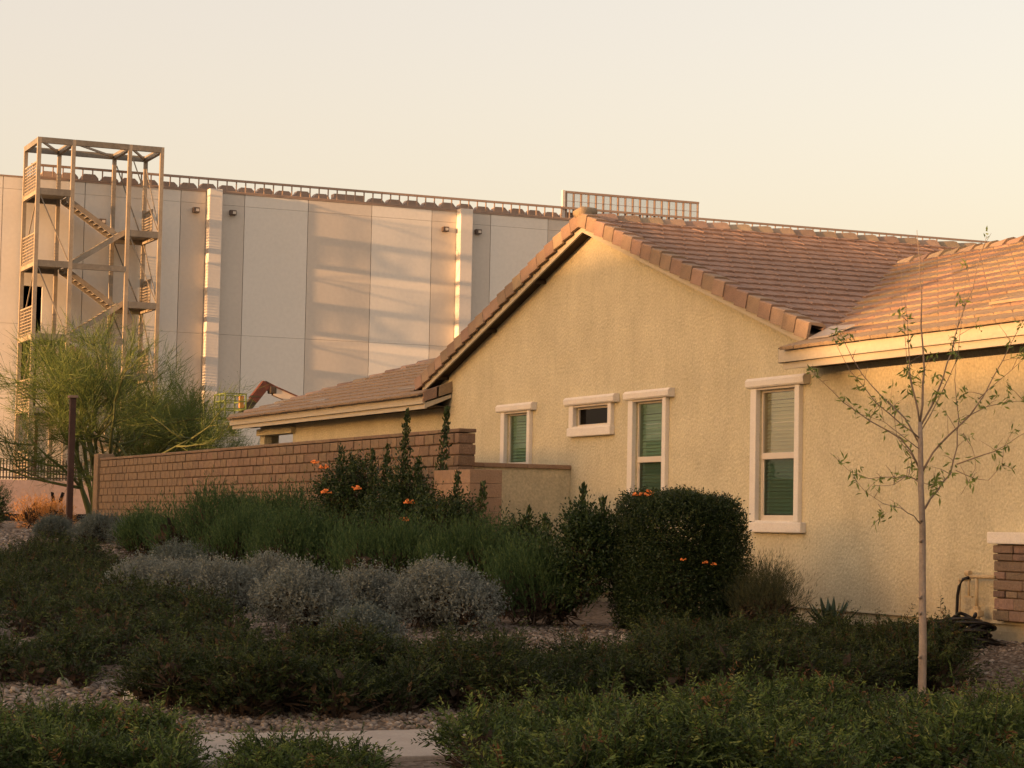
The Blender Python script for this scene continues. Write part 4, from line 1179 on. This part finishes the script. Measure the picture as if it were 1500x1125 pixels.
sage('small grey sage bush behind the broad dull grey one', -27.6, -5.35, 0.46, 0.62, 207, 2000)
sage('grey sage bush at the left edge of the grey group', -29.0, -6.55, 0.55, 0.55, 208, 2200)
for i, (x, y, r, h, lb) in enumerate(((-45.5, -3.34, 0.66, 0.58, 'blue-grey bush in front of the block wall end'), (-43.3, -3.2, 0.6, 0.62, 'blue-grey bush right of the first under the block wall'), (-47.2, -3.95, 0.42, 0.42, 'small blue-grey bush at the foot of the rusty post'))):
    sage(lb, x, y, r, h, 220 + i, 2200, mat=M['l_sageblue'], leaf=0.034, width=0.018)

# ---- upright needle-leaved green bushes
def needle(label, x, y, r, h, seed, n=1300, **kw):
    a = dict(up=2.0, leaf=0.060, width=0.014, spread=0.42, group='upright green needle-leaved bushes', clumps=22, clump_r=0.40, minz=-0.6)
    a.update(kw)
    return shrub('needle_bush', label, 'bush', x, y, r, h, M['l_green'], int(n * 1.05), 11, 0.32, seed=seed, **a)
needle('tall soft green bush against the middle of the block wall', -35.9, -3.75, 1.2, 1.42, 301, 2300, leaf=0.075, width=0.017)
needle('soft green bush right of the tallest along the block wall', -33.9, -3.05, 0.9, 1.38, 302, 1700, leaf=0.07, width=0.016)
needle('green needle bush in front of the flowering shrubs', -29.6, -4.35, 0.9, 1.10, 303, 2100)
needle('green needle bush behind the large silvery sage', -27.2, -3.95, 0.9, 1.06, 304, 2200)
needle('green needle bush before the low block pier', -25.8, -3.30, 0.74, 1.02, 305, 1900)
needle('dark green needle bush left of the clipped hedge', -23.6, -3.55, 0.70, 0.84, 306, 2100)
needle('small green bush at the left end of the needle bushes', -39.2, -3.95, 0.62, 0.82, 307, 1100, leaf=0.075, width=0.017)
needle('green needle bush between the back row and the sage', -31.6, -4.3, 0.9, 1.12, 308, 1700)

# ---- flowering honeysuckle shrubs with tall shoots
def flowers(t, spots, seed, s=0.05):
    rng = np.random.default_rng(seed)
    for (x, y, z) in spots:
        m = MB()
        for k in range(9):
            d = unit(rng.normal(size=(1, 3)))[0]; d[2] = abs(d[2]) * 0.7
            c = np.array((x, y, z)) + d * s * 0.4
            m.tube([c, c + d * s * 0.9, c + d * s * 1.3], [s * 0.13, s * 0.20, s * 0.34], 6)
        m.build('flower', M['flower'], t)
def honey(label, x, y, r, h, seed, shoots, n=700, fl=(), cat='shrub', nm='honeysuckle'):
    t, C_, cr = shrub(nm, label, cat, x, y, r, h, M['l_honey'], n, 9, 0.24, 0.055, 0.026, 0.85, seed, group='orange-flowered shrubs', up=0.9, clumps=16, clump_r=0.42)
    rng = np.random.default_rng(seed + 1)
    st = MB(); PP, DD = [], []
    for (dx, dy, z0, z1, lean) in shoots:
        b = float(gz(x, y))
        pts = [(x + dx, y + dy, b + z0 * 0.6), (x + dx + lean * 0.3, y + dy + lean * 0.35, b + (z0 + z1) / 2), (x + dx + lean, y + dy + lean, b + z1)]
        st.tube(pts, [0.012, 0.008, 0.003], 5)
        kk = int((z1 - z0) * 420)
        tt = rng.uniform(0, 1, kk)
        p0, p1 = np.array(pts[0]), np.array(pts[2])
        q = p0 + (p1 - p0) * tt[:, None] + rng.normal(size=(kk, 3)) * (0.012 + 0.075 * (1 - tt[:, None]) ** 0.8) * np.array([1, 1, 0.6])
        PP.append(q); dd = unit(rng.normal(size=(kk, 3))) * (1.0 - 0.6 * tt[:, None]) + np.array([0, 0, 0.8]); DD.append(dd)
    if shoots:
        P = np.concatenate(PP); D = np.concatenate(DD)
        V = leaf_quads(P, D, 0.070 * rng.uniform(.6, 1.2, len(P)), 0.030, rng)
        quads('shoot_leaves', V, M['l_honey'], t, rng.beta(2, 2, len(P)))
        st.build('shoots', M['twigs'], t)
    flowers(t, fl, seed + 5)
    return t
honey('dark flowering shrub with orange blooms before the block wall', -30.95, -3.05, 0.66, 1.92, 401,
      [(0.3, 0.30, 1.2, 2.15, 0.06), (-0.2, -0.2, 1.2, 2.1, 0.02)], 1700,
      fl=[(-30.94, -3.68, 2.42), (-30.2, -3.3, 2.06), (-30.5, -3.65, 2.0), (-30.75, -3.6, 2.36)])
honey('dark flowering shrub with two tall shoots above the block wall', -29.6, -2.80, 0.62, 1.72, 402,
      [(-0.05, -0.05, 0.9, 2.62, 0.06), (0.20, 0.40, 0.9, 2.66, 0.10), (-0.30, -0.40, 0.8, 2.05, 0.02), (0.05, 0.15, 0.9, 1.95, 0.03)], 2100)
honey('flowering shrub in front of the low block pier', -27.7, -2.95, 0.56, 1.48, 403,
      [(0.05, 0.1, 0.9, 1.75, 0.04), (0.35, 0.33, 0.8, 1.6, 0.05), (-0.2, -0.3, 0.8, 1.55, 0.0)], 1700, fl=[(-28.0, -3.4, 1.62), (-27.95, -3.35, 1.86)])
honey('small shrub right of the pier below the stub wall', -26.3, -2.5, 0.50, 1.16, 404, [(0.0, 0.1, 0.6, 1.3, 0.03), (0.25, 0.25, 0.5, 1.0, 0.05)], 800)
honey('loose leafy shrub leaning out left of the clipped hedge', -22.95, -3.10, 0.38, 1.25, 405,
      [(-0.10, -0.05, 0.7, 1.60, 0.02), (-0.25, -0.35, 0.6, 1.25, -0.05), (0.1, 0.1, 0.8, 1.45, 0.02)], 1500)

# ---- clipped hedge
def hedge():
    rng = np.random.default_rng(501)
    x, y = -22.25, -2.32
    b = float(gz(x, y))
    t = thing('clipped_hedge', 'clipped dark green box-shaped hedge before the house wall', 'hedge', (x, y, b))
    rx, ry, h = 0.66, 0.58, 1.50
    n = 30000
    d = unit(rng.normal(size=(n, 3)))
    # superellipsoid: flat top and sides, rounded corners, bulge low on the sides
    e = 6.5
    s = 1.0 / (np.abs(d[:, 0]) ** e + np.abs(d[:, 1]) ** e + np.abs(d[:, 2]) ** e) ** (1 / e)
    lump = 1 + 0.035 * np.sin(4 * d[:, 0] * s + 2) * np.sin(5 * d[:, 1] * s + 1) + 0.045 * np.sin(5 * d[:, 2] * s + 1) * np.sin(3 * d[:, 1] * s) + 0.03 * np.sin(11 * d[:, 0] + 9 * d[:, 2])
    P = d * s[:, None] * (lump * rng.uniform(0.74, 1.0, n))[:, None] * np.array([rx, ry, h / 2]) + np.array([x, y, b + h / 2])
    P = P[P[:, 2] > b + 0.02]; d = d[:len(P)] if False else unit(P - np.array([x, y, b + h / 2]))
    q, dd, L, W = sprig_leaves(P, d + np.array([0, 0, 0.35]), 0.07 * rng.uniform(.5, 1.5, len(P)), 5, 0.036, 0.018, 0.9, rng)
    V = leaf_quads(q, dd, L, W, rng)
    ti = np.clip(np.repeat(rng.beta(1.6, 2.6, len(P)), 5) * 0.8 + rng.uniform(0, .3, len(q)), 0, 1)
    quads('foliage', V, M['l_box'], t, ti)
    m = MB()
    for k in range(40):
        a = rng.uniform(0, 6.28); rr = rng.uniform(0.2, 0.6)
        m.tube([(x + 0.1 * math.cos(a), y + 0.1 * math.sin(a), b), (x + rr * rx * math.cos(a), y + rr * ry * math.sin(a), b + h * rng.uniform(0.4, 0.75))], [0.02, 0.008], 5)
    m.build('stems', M['twigs'], t)
    flowers(t, [(-22.3, -2.80, 1.95), (-22.2, -2.74, 1.97), (-22.1, -2.76, 1.95)], 511, s=0.04)
    flowers(t, [(-21.56, -2.62, 1.26), (-21.56, -2.35, 1.23), (-21.56, -2.25, 1.21)], 512, s=0.022)
hedge()

# ---- wispy bush, agave, dry bush
t, _, _ = shrub('wispy_bush', 'thin wispy brush growing against the house wall by the hedge', 'bush', -21.45, -1.62, 0.50, 0.66, M['l_wisp'], 2600, 7, 0.30, 0.07, 0.0045, 0.4, 601, up=1.4, clumps=20, clump_r=0.36)
ag = thing('agave', 'spiky blue-green agave at the foot of the house wall', 'agave', (-21.6, -0.75, 0.48))
for i in range(15):
    a = i * 2.399; el = 0.35 + 0.9 * (i / 15)
    L_ = 0.44 - 0.1 * abs(i / 15 - .4)
    d = Vector((math.cos(a) * math.cos(el), math.sin(a) * math.cos(el), math.sin(el)))
    s = d.cross(Vector((0, 0, 1))).normalized(); u = s.cross(d)
    b = Vector((-21.6, -0.75, 0.50))
    m = MB()
    sec = [(0, 0.035, 0.02), (0.35, 0.045, 0.022), (0.7, 0.028, 0.014), (1.0, 0.002, 0.001)]
    vs = []
    for tt, w_, th in sec:
        c = b + d * L_ * tt + u * 0.06 * tt * tt
        vs += [c + s * w_, c + u * th * 0.2, c - s * w_, c - u * th]
    fs = []
    for j in range(3):
        for k in range(4): fs.append((j * 4 + k, j * 4 + (k + 1) % 4, j * 4 + 4 + (k + 1) % 4, j * 4 + 4 + k))
    m.add(vs, fs); m.build('leaf', M['agave'], ag)
shrub('dry_bush', 'sunlit orange dry bush beside the rusty post', 'bush', -52.7, -3.05, 0.80, 0.80, M['l_orange'], 1400, 6, 0.22, 0.06, 0.014, 0.6, 611, up=1.0, clumps=14)
shrub('dark_bush', 'olive bush cut off by the left edge near the fence', 'bush', -55.4, -3.95, 0.75, 1.1, M['l_green'], 800, 7, 0.25, 0.07, 0.014, 0.6, 612, up=1.0, clumps=14)

# ---- palo verde trees
def palo(label, x, y, h, spread, seed, ntip=150, group='palo verde trees', stems=6, az=None):
    rng = np.random.default_rng(seed)
    b = float(gz(x, y))
    t = thing('palo_verde', label, 'tree', (x, y, b), group)
    tr = MB(); tips, tdir = [], []
    def grow(p, d, r_, L, depth):
        pts, rad = [p], [r_]
        for s in range(4):
            d = unit((d + rng.normal(size=3) * 0.16 + np.array([0, 0, 0.04]))[None])[0]
            p = p + d * L / 4
            pts.append(p); rad.append(r_ * (1 - 0.13 * (s + 1)))
            if depth >= 2: tips.append(p); tdir.append(d)
        tr.tube(pts, rad, 6)
        if depth < 3:
            for c in range(3 if depth < 2 else 2):
                nd = unit((d + rng.normal(size=3) * 0.62 + np.array([0, 0, 0.02]))[None])[0]
                nd[2] = max(nd[2], 0.05)
                grow(pts[rng.integers(2, 5)], nd, r_ * 0.58, L * 0.72, depth + 1)
    for s in range(stems):
        a = (2 * math.pi * s / stems + rng.uniform(-.4, .4)) if az is None else az[s % len(az)] + rng.uniform(-.25, .25)
        tilt = rng.uniform(0.15, 0.75) * spread
        d = unit(np.array([[math.cos(a) * tilt, math.sin(a) * tilt, 1.0]]))[0]
        grow(np.array([x + 0.08 * math.cos(a), y + 0.08 * math.sin(a), b - 0.05]), d, 0.075, h * 0.40, 0)
    tr.build('trunk', M['bark_green'], t, smooth=True)
    T = np.array(tips); Dn = np.array(tdir)
    rep = max(1, 14500 // len(T))
    P = np.repeat(T, rep, 0) + rng.normal(size=(len(T) * rep, 3)) * 0.10
    D = unit(np.repeat(Dn, rep, 0) + rng.normal(size=P.shape) * 0.55 + np.array([0, 0, 0.25]))
    L = rng.uniform(0.25, 0.8, len(P))
    V1 = leaf_quads(P, D, L, 0.012, rng)
    # leaflets along the twigs
    q, dd, Lf, W = sprig_leaves(P[::2], D[::2], L[::2], 3, 0.055, 0.016, 0.7, rng)
    V2 = leaf_quads(q, dd, Lf, W, rng)
    quads('crown', np.concatenate([V1, V2]), M['l_palo'], t, np.concatenate([rng.beta(2, 2, len(V1)), rng.beta(2, 2, len(V2))]))
palo('green-trunked palo verde tree at the left end of the block wall', -56.25, -1.0, 5.7, 0.62, 701, stems=8)
palo('second palo verde crown rising behind the block wall', -58.9, 0.95, 4.3, 0.80, 702, stems=6)

# ---- young street tree (u across the view, d away, z up; metres from its base)
def young_tree():
    rng = np.random.default_rng(801)
    bx_, by_ = -16.48, -2.97
    b = float(gz(bx_, by_))
    t = thing('young_tree', 'slender young tree with few leaves in front of the house', 'tree', (bx_, by_, b))
    def W3(u, z, d=0.0):
        return (bx_ + RT0[0] * u + FW0[0] * d, by_ + RT0[1] * u + FW0[1] * d, b + z)
    S = 1 / 169.0
    def P(x, y, d=0.0): return W3((x - 1356) * S, (1034 - y) * S, d)
    tr = MB()
    tr.tube([W3(0, -0.1), P(1356, 1016), P(1357, 950), P(1355.5, 880), P(1355, 780), P(1352, 720), P(1351, 660), P(1350, 625)],
            [0.039, 0.037, 0.034, 0.031, 0.028, 0.026, 0.023, 0.018], 10)
    for yk in (905, 882, 800, 770, 968):
        p = P(1355 + rng.choice([-4, 4]), yk, -0.03); tr.tube([p, (p[0] + 0.02, p[1], p[2] + 0.02)], [0.017, 0.006], 6)
    tr.build('trunk', M['bark_pale'], t, smooth=True)
    br = [
        ([(1350, 628), (1354, 570), (1355, 520), (1353, 440), (1350, 385), (1346, 340)], 0.016, 0.1),
        ([(1350, 630), (1337, 575), (1331, 540), (1326, 480), (1312, 392)], 0.012, -0.2),
        ([(1351, 632), (1346, 590), (1338, 540), (1330, 430)], 0.010, 0.35),
        ([(1351, 660), (1330, 620), (1300, 590), (1270, 555), (1243, 505), (1228, 470)], 0.012, 0.3),
        ([(1350, 650), (1323, 632), (1280, 600), (1240, 555), (1212, 505)], 0.011, -0.35),
        ([(1349, 690), (1322, 650), (1275, 625), (1235, 598), (1205, 570), (1184, 552)], 0.012, -0.1),
        ([(1349, 665), (1300, 625), (1262, 612)], 0.007, 0.2),
        ([(1350, 632), (1368, 600), (1385, 560), (1398, 520), (1408, 480), (1430, 425), (1443, 370), (1452, 345)], 0.014, 0.15),
        ([(1351, 640), (1378, 585), (1400, 530), (1404, 470), (1408, 400)], 0.008, -0.3),
        ([(1353, 700), (1368, 670), (1390, 645), (1420, 615), (1440, 585), (1465, 535), (1492, 480), (1508, 450)], 0.015, -0.2),
        ([(1415, 618), (1450, 600), (1505, 590)], 0.007, 0.1),
        ([(1436, 590), (1470, 560), (1508, 528)], 0.007, 0.2),
        ([(1358, 752), (1378, 725), (1397, 700), (1408, 660), (1411, 620), (1406, 560), (1407, 520)], 0.014, 0.2),
        ([(1404, 686), (1440, 672), (1470, 658), (1505, 634)], 0.010, -0.25),
        ([(1403, 695), (1430, 705), (1455, 708), (1478, 685), (1482, 660)], 0.006, 0.25),
        ([(1413, 640), (1425, 660), (1430, 690), (1408, 730)], 0.005, -0.1),
        ([(1352, 720), (1344, 708), (1334, 704), (1315, 706), (1280, 709), (1250, 697), (1224, 672)], 0.010, 0.2),
        ([(1330, 705), (1310, 718), (1280, 720)], 0.006, -0.2),
        ([(1352, 775), (1340, 763), (1320, 752), (1292, 746), (1265, 730), (1250, 715)], 0.007, -0.3),
        ([(1290, 746), (1298, 760), (1280, 780)], 0.004, 0.0),
        ([(1352, 700), (1341, 672), (1324, 645), (1322, 600)], 0.008, 0.4),
        ([(1334, 704), (1340, 690), (1346, 682)], 0.005, 0.1),
        ([(1352, 712), (1366, 716), (1372, 722), (1385, 705)], 0.005, 0.2)]
    tb = MB(); lp = []
    for pts, r_, d in br:
        n = len(pts)
        p3 = [P(x, y, d * (i / (n - 1)) + rng.normal() * 0.01) for i, (x, y) in enumerate(pts)]
        # round the run with midpoints
        q3 = []
        for i in range(n - 1):
            a, c = Vector(p3[i]), Vector(p3[i + 1]); q3 += [a, (a + c) / 2 + Vector(rng.normal(size=3) * 0.006)]
        q3.append(Vector(p3[-1]))
        rad = [max(0.0020, 0.72 * r_ * (1 - 0.86 * i / (len(q3) - 1))) for i in range(len(q3))]
        tb.tube(q3, rad, 6)
        for i in range(2, len(q3)):
            lp.append(q3[i])
            if rng.uniform() < 0.55:          # side twig
                e = q3[i] + Vector(rng.normal(size=3) * 0.07) + Vector((0, 0, 0.10))
                tb.tube([q3[i], (q3[i] + e) / 2 + Vector((0, 0, 0.01)), e], [0.003, 0.0022, 0.0014], 4); lp.append(e)
    tb.build('branches', M['bark_twig'], t, smooth=True)
    PP, DD = [], []
    for p in lp:
        zpx = 1034 - (p.z - b) / S
        pr_leaf = 0.5 if zpx > 480 else 0.18
        if rng.uniform() > pr_leaf: continue
        k = rng.integers(5, 11)
        d0 = unit(rng.normal(size=(1, 3)))[0]
        for _ in range(k):
            PP.append(np.array(p) + rng.normal(size=3) * 0.022)
            DD.append(d0 * 0.5 + rng.normal(size=3) * 0.7 + np.array([0, 0, -0.15]))
    PP, DD = np.array(PP), np.array(DD)
    V = leaf_quads(PP, DD, 0.076 * rng.uniform(.6, 1.25, len(PP)), 0.020, rng, cup=0.25)
    quads('leaves', V, M['l_tree'], t, rng.uniform(0, 1, len(PP)))
young_tree()

# ------------------------------------------------------------------ rocks, gravel, litter
def rock_mesh(seed, name='rock'):
    rng = np.random.default_rng(seed)
    bm = bmesh.new(); bmesh.ops.create_icosphere(bm, subdivisions=2, radius=1.0)
    for v in bm.verts: v.co *= 1 + 0.22 * math.sin(3 * v.co.x + seed) * math.sin(2.5 * v.co.y + 2 * seed) + rng.uniform(-0.10, 0.10)
    me = bpy.data.meshes.new(name); bm.to_mesh(me); bm.free(); me.materials.append(M['rock']); return me
RM = [rock_mesh(s) for s in (1, 2, 3)]
for i, (x, y, s, lb) in enumerate(((-21.42, -7.73, 0.16, 'pale rock at the edge of the grey bushes'), (-21.75, -7.55, 0.12, 'small pale rock behind the larger one by the grey bushes'), (-19.3, -9.75, 0.09, 'pale rock among gravel at lower left'),
                                   (-19.0, -10.25, 0.07, 'small white rock at the left edge of the gravel'), (-17.45, -8.85, 0.08, 'grey rock at the foot of the dark shrub'), (-21.3, -3.45, 0.10, 'grey rock under the clipped hedge'), (-22.0, -0.35, 0.11, 'reddish rock right of the agave'), (-18.6, -9.3, 0.09, 'flat rock half under the slope shrubs'))):
    o = link('rock', RM[i % 3], None, None, (x, y, float(gz(x, y)) + s * 0.25), (0.2 * i, 0.3, i * 1.1))
    o.scale = (s, s * 0.8, s * 0.6); tag(o, lb, 'rock', 'loose rocks')
def gravel(name, boxes, n, seed, s0, s1):
    rng = np.random.default_rng(seed)
    bm = bmesh.new(); bmesh.ops.create_icosphere(bm, subdivisions=1, radius=1.0)
    tv = np.array([v.co[:] for v in bm.verts]); bm.verts.index_update(); tf = np.array([[v.index for v in f_.verts] for f_ in bm.faces]); bm.free()
    X, Y = [], []
    tot = sum((b[1] - b[0]) * (b[3] - b[2]) for b in boxes)
    for b in boxes:
        k = int(n * (b[1] - b[0]) * (b[3] - b[2]) / tot); X.append(rng.uniform(b[0], b[1], k)); Y.append(rng.uniform(b[2], b[3], k))
    X, Y = np.concatenate(X), np.concatenate(Y)
    keep = ~((X > -16.15) & (X < -14.25) & (Y < -7.15))
    X, Y = X[keep], Y[keep]; N_ = len(X)
    Z = gz(X, Y)
    S_ = rng.uniform(s0, s1, (N_, 1)) ** 1.0 * np.stack([rng.uniform(.7, 1.3, N_), rng.uniform(.7, 1.3, N_), rng.uniform(.4, .8, N_)], 1)
    a = rng.uniform(0, 6.28, N_); ca, sa = np.cos(a), np.sin(a)
    v = tv[None] * S_[:, None] * rng.uniform(.8, 1.2, (N_, len(tv), 1))
    vx = v[..., 0] * ca[:, None] - v[..., 1] * sa[:, None]; vy = v[..., 0] * sa[:, None] + v[..., 1] * ca[:, None]
    v = np.stack([vx + X[:, None], vy + Y[:, None], v[..., 2] + (Z + S_[:, 2] * 0.3)[:, None]], -1).reshape(-1, 3)
    f_ = (tf[None] + (np.arange(N_) * len(tv))[:, None, None]).reshape(-1, 3)
    me = bpy.data.meshes.new(name)
    me.vertices.add(len(v)); me.vertices.foreach_set('co', v.reshape(-1).astype(np.float32))
    me.loops.add(len(f_) * 3); me.loops.foreach_set('vertex_index', f_.reshape(-1).astype(np.int32))
    me.polygons.add(len(f_)); me.polygons.foreach_set('loop_start', np.arange(0, len(f_) * 3, 3, dtype=np.int32))
    me.update(calc_edges=True)
    at = me.attributes.new('tint', 'FLOAT', 'FACE'); at.data.foreach_set('value', np.repeat(rng.uniform(0, 1, N_), len(tf)).astype(np.float32))
    return link(name, me, M['l_gravel'])
def gravel_mat():
    m = bpy.data.materials.new('gravel_stone'); nt, N, L, P = nodes_of(m)
    at = N.new('ShaderNodeAttribute'); at.attribute_name = 'tint'
    rp = N.new('ShaderNodeValToRGB'); el = rp.color_ramp.elements
    el[0].color = (0.07, 0.052, 0.038, 1); el[1].color = (0.33, 0.29, 0.24, 1)
    for p, c in ((0.35, (0.135, 0.104, 0.078)), (0.7, (0.195, 0.158, 0.124)), (0.92, (0.25, 0.212, 0.174))):
        e = el.new(p); e.color = (*c, 1)
    L.new(at.outputs['Fac'], rp.inputs[0]); L.new(rp.outputs[0], P.inputs['Base Color']); P.inputs['Roughness'].default_value = 0.95
    return m
M['l_gravel'] = gravel_mat()
tag(gravel('gravel', [(-19.6, -16.1, -11.5, -6.9), (-17.2, -15.2, -7.2, -2.0)], 13000, 901, 0.012, 0.034), 'loose brown gravel between the path and the low shrubs', 'gravel', kind='stuff')
tag(gravel('gravel', [(-23.5, -16.8, -4.2, -0.05), (-24, -20.5, -8.2, -3.8)], 15000, 902, 0.012, 0.030), 'loose grey gravel along the house wall and under the bushes', 'gravel', kind='stuff')
tag(gravel('gravel', [(-52, -42, -7.0, -2.4)], 5000, 903, 0.015, 0.05), 'loose gravel on the rise at far left', 'gravel', kind='stuff')
lt = MB()
lt.add([(-18.30, -9.50, 0.10), (-18.24, -9.38, 0.10), (-18.33, -9.36, 0.24), (-18.36, -9.47, 0.20), (-18.28, -9.33, 0.27), (-18.32, -9.42, 0.14)], [(0, 1, 2, 3), (1, 4, 2), (0, 5, 1), (3, 2, 5)])
tag(lt.build('paper_scrap', M['paper']), 'crumpled white paper scrap lying on the gravel', 'litter')

# ------------------------------------------------------------------ out of view: blocks added to cast the evening shade, and a street lamp
def shade_caster(label, x0, x1, y0, y1, ez, rz, hip0, hip1):
    t = thing('shade_block', label, 'building', ((x0 + x1) / 2, (y0 + y1) / 2, 0), 'unseen shade-casting blocks')
    MB().box(x0 + 0.5, x1 - 0.5, y0 + 0.5, y1 - 0.5, -0.2, ez).build('wall', M['shade_wall'], t)
    ym = (y0 + y1) / 2
    a = [(x0, y0, ez), (x1, y0, ez), (x1, y1, ez), (x0, y1, ez), (x0 + hip0, ym, rz), (x1 - hip1, ym, rz)]
    MB().add(a, [(0, 1, 5, 4), (2, 3, 4, 5), (1, 2, 5), (3, 0, 4), (0, 3, 2, 1)]).build('roof', M['tile'], t)
    for fl in range(3):
        for k in range(5):
            x = x0 + (x1 - x0) * (k + 0.7) / 5.4; z = 1.0 + fl * 2.9
            wn_ = MB().box(x - 0.7, x + 0.7, y1 - 0.52, y1 - 0.44, z, z + 1.4).build('window', M['vinyl'], t)
            MB().box(x - 0.6, x + 0.6, y1 - 0.45, y1 - 0.43, z + 0.1, z + 1.3).build('pane', M['glass_dark'], wn_)
shade_caster('unseen three-storey tan block added to cast evening shade', -40.9, -10.4, -110, -98, 9.35, 12.2, 0.6, 3.4)
shade_caster('unseen tan shade-casting block beyond the narrow sun gap', -60, -43.1, -110, -98, 8.95, 10.3, 5.0, 0.6)
shade_caster('unseen lower tan block added to shade the right end', -10.6, 25, -110, -98, 9.2, 9.95, 1.0, 5.0)
lampp = thing('street_lamp', 'slim street lamp standing across the street', 'street lamp', (-20.1, -30, 0))
MB().tube([(-20.1, -30, -0.1), (-20.1, -30, 5), (-20.1, -30, 7.15)], [0.11, 0.09, 0.07], 10).build('pole', M['iron'], lampp)
MB().tube([(-20.1, -30, 7.1), (-20.1, -31.2, 7.3)], 0.04, 8).build('arm', M['iron'], lampp)
MB().bbox(-20.25, -19.95, -31.7, -31.1, 7.22, 7.36, 0.03).build('lamp_head', M['iron'], lampp)
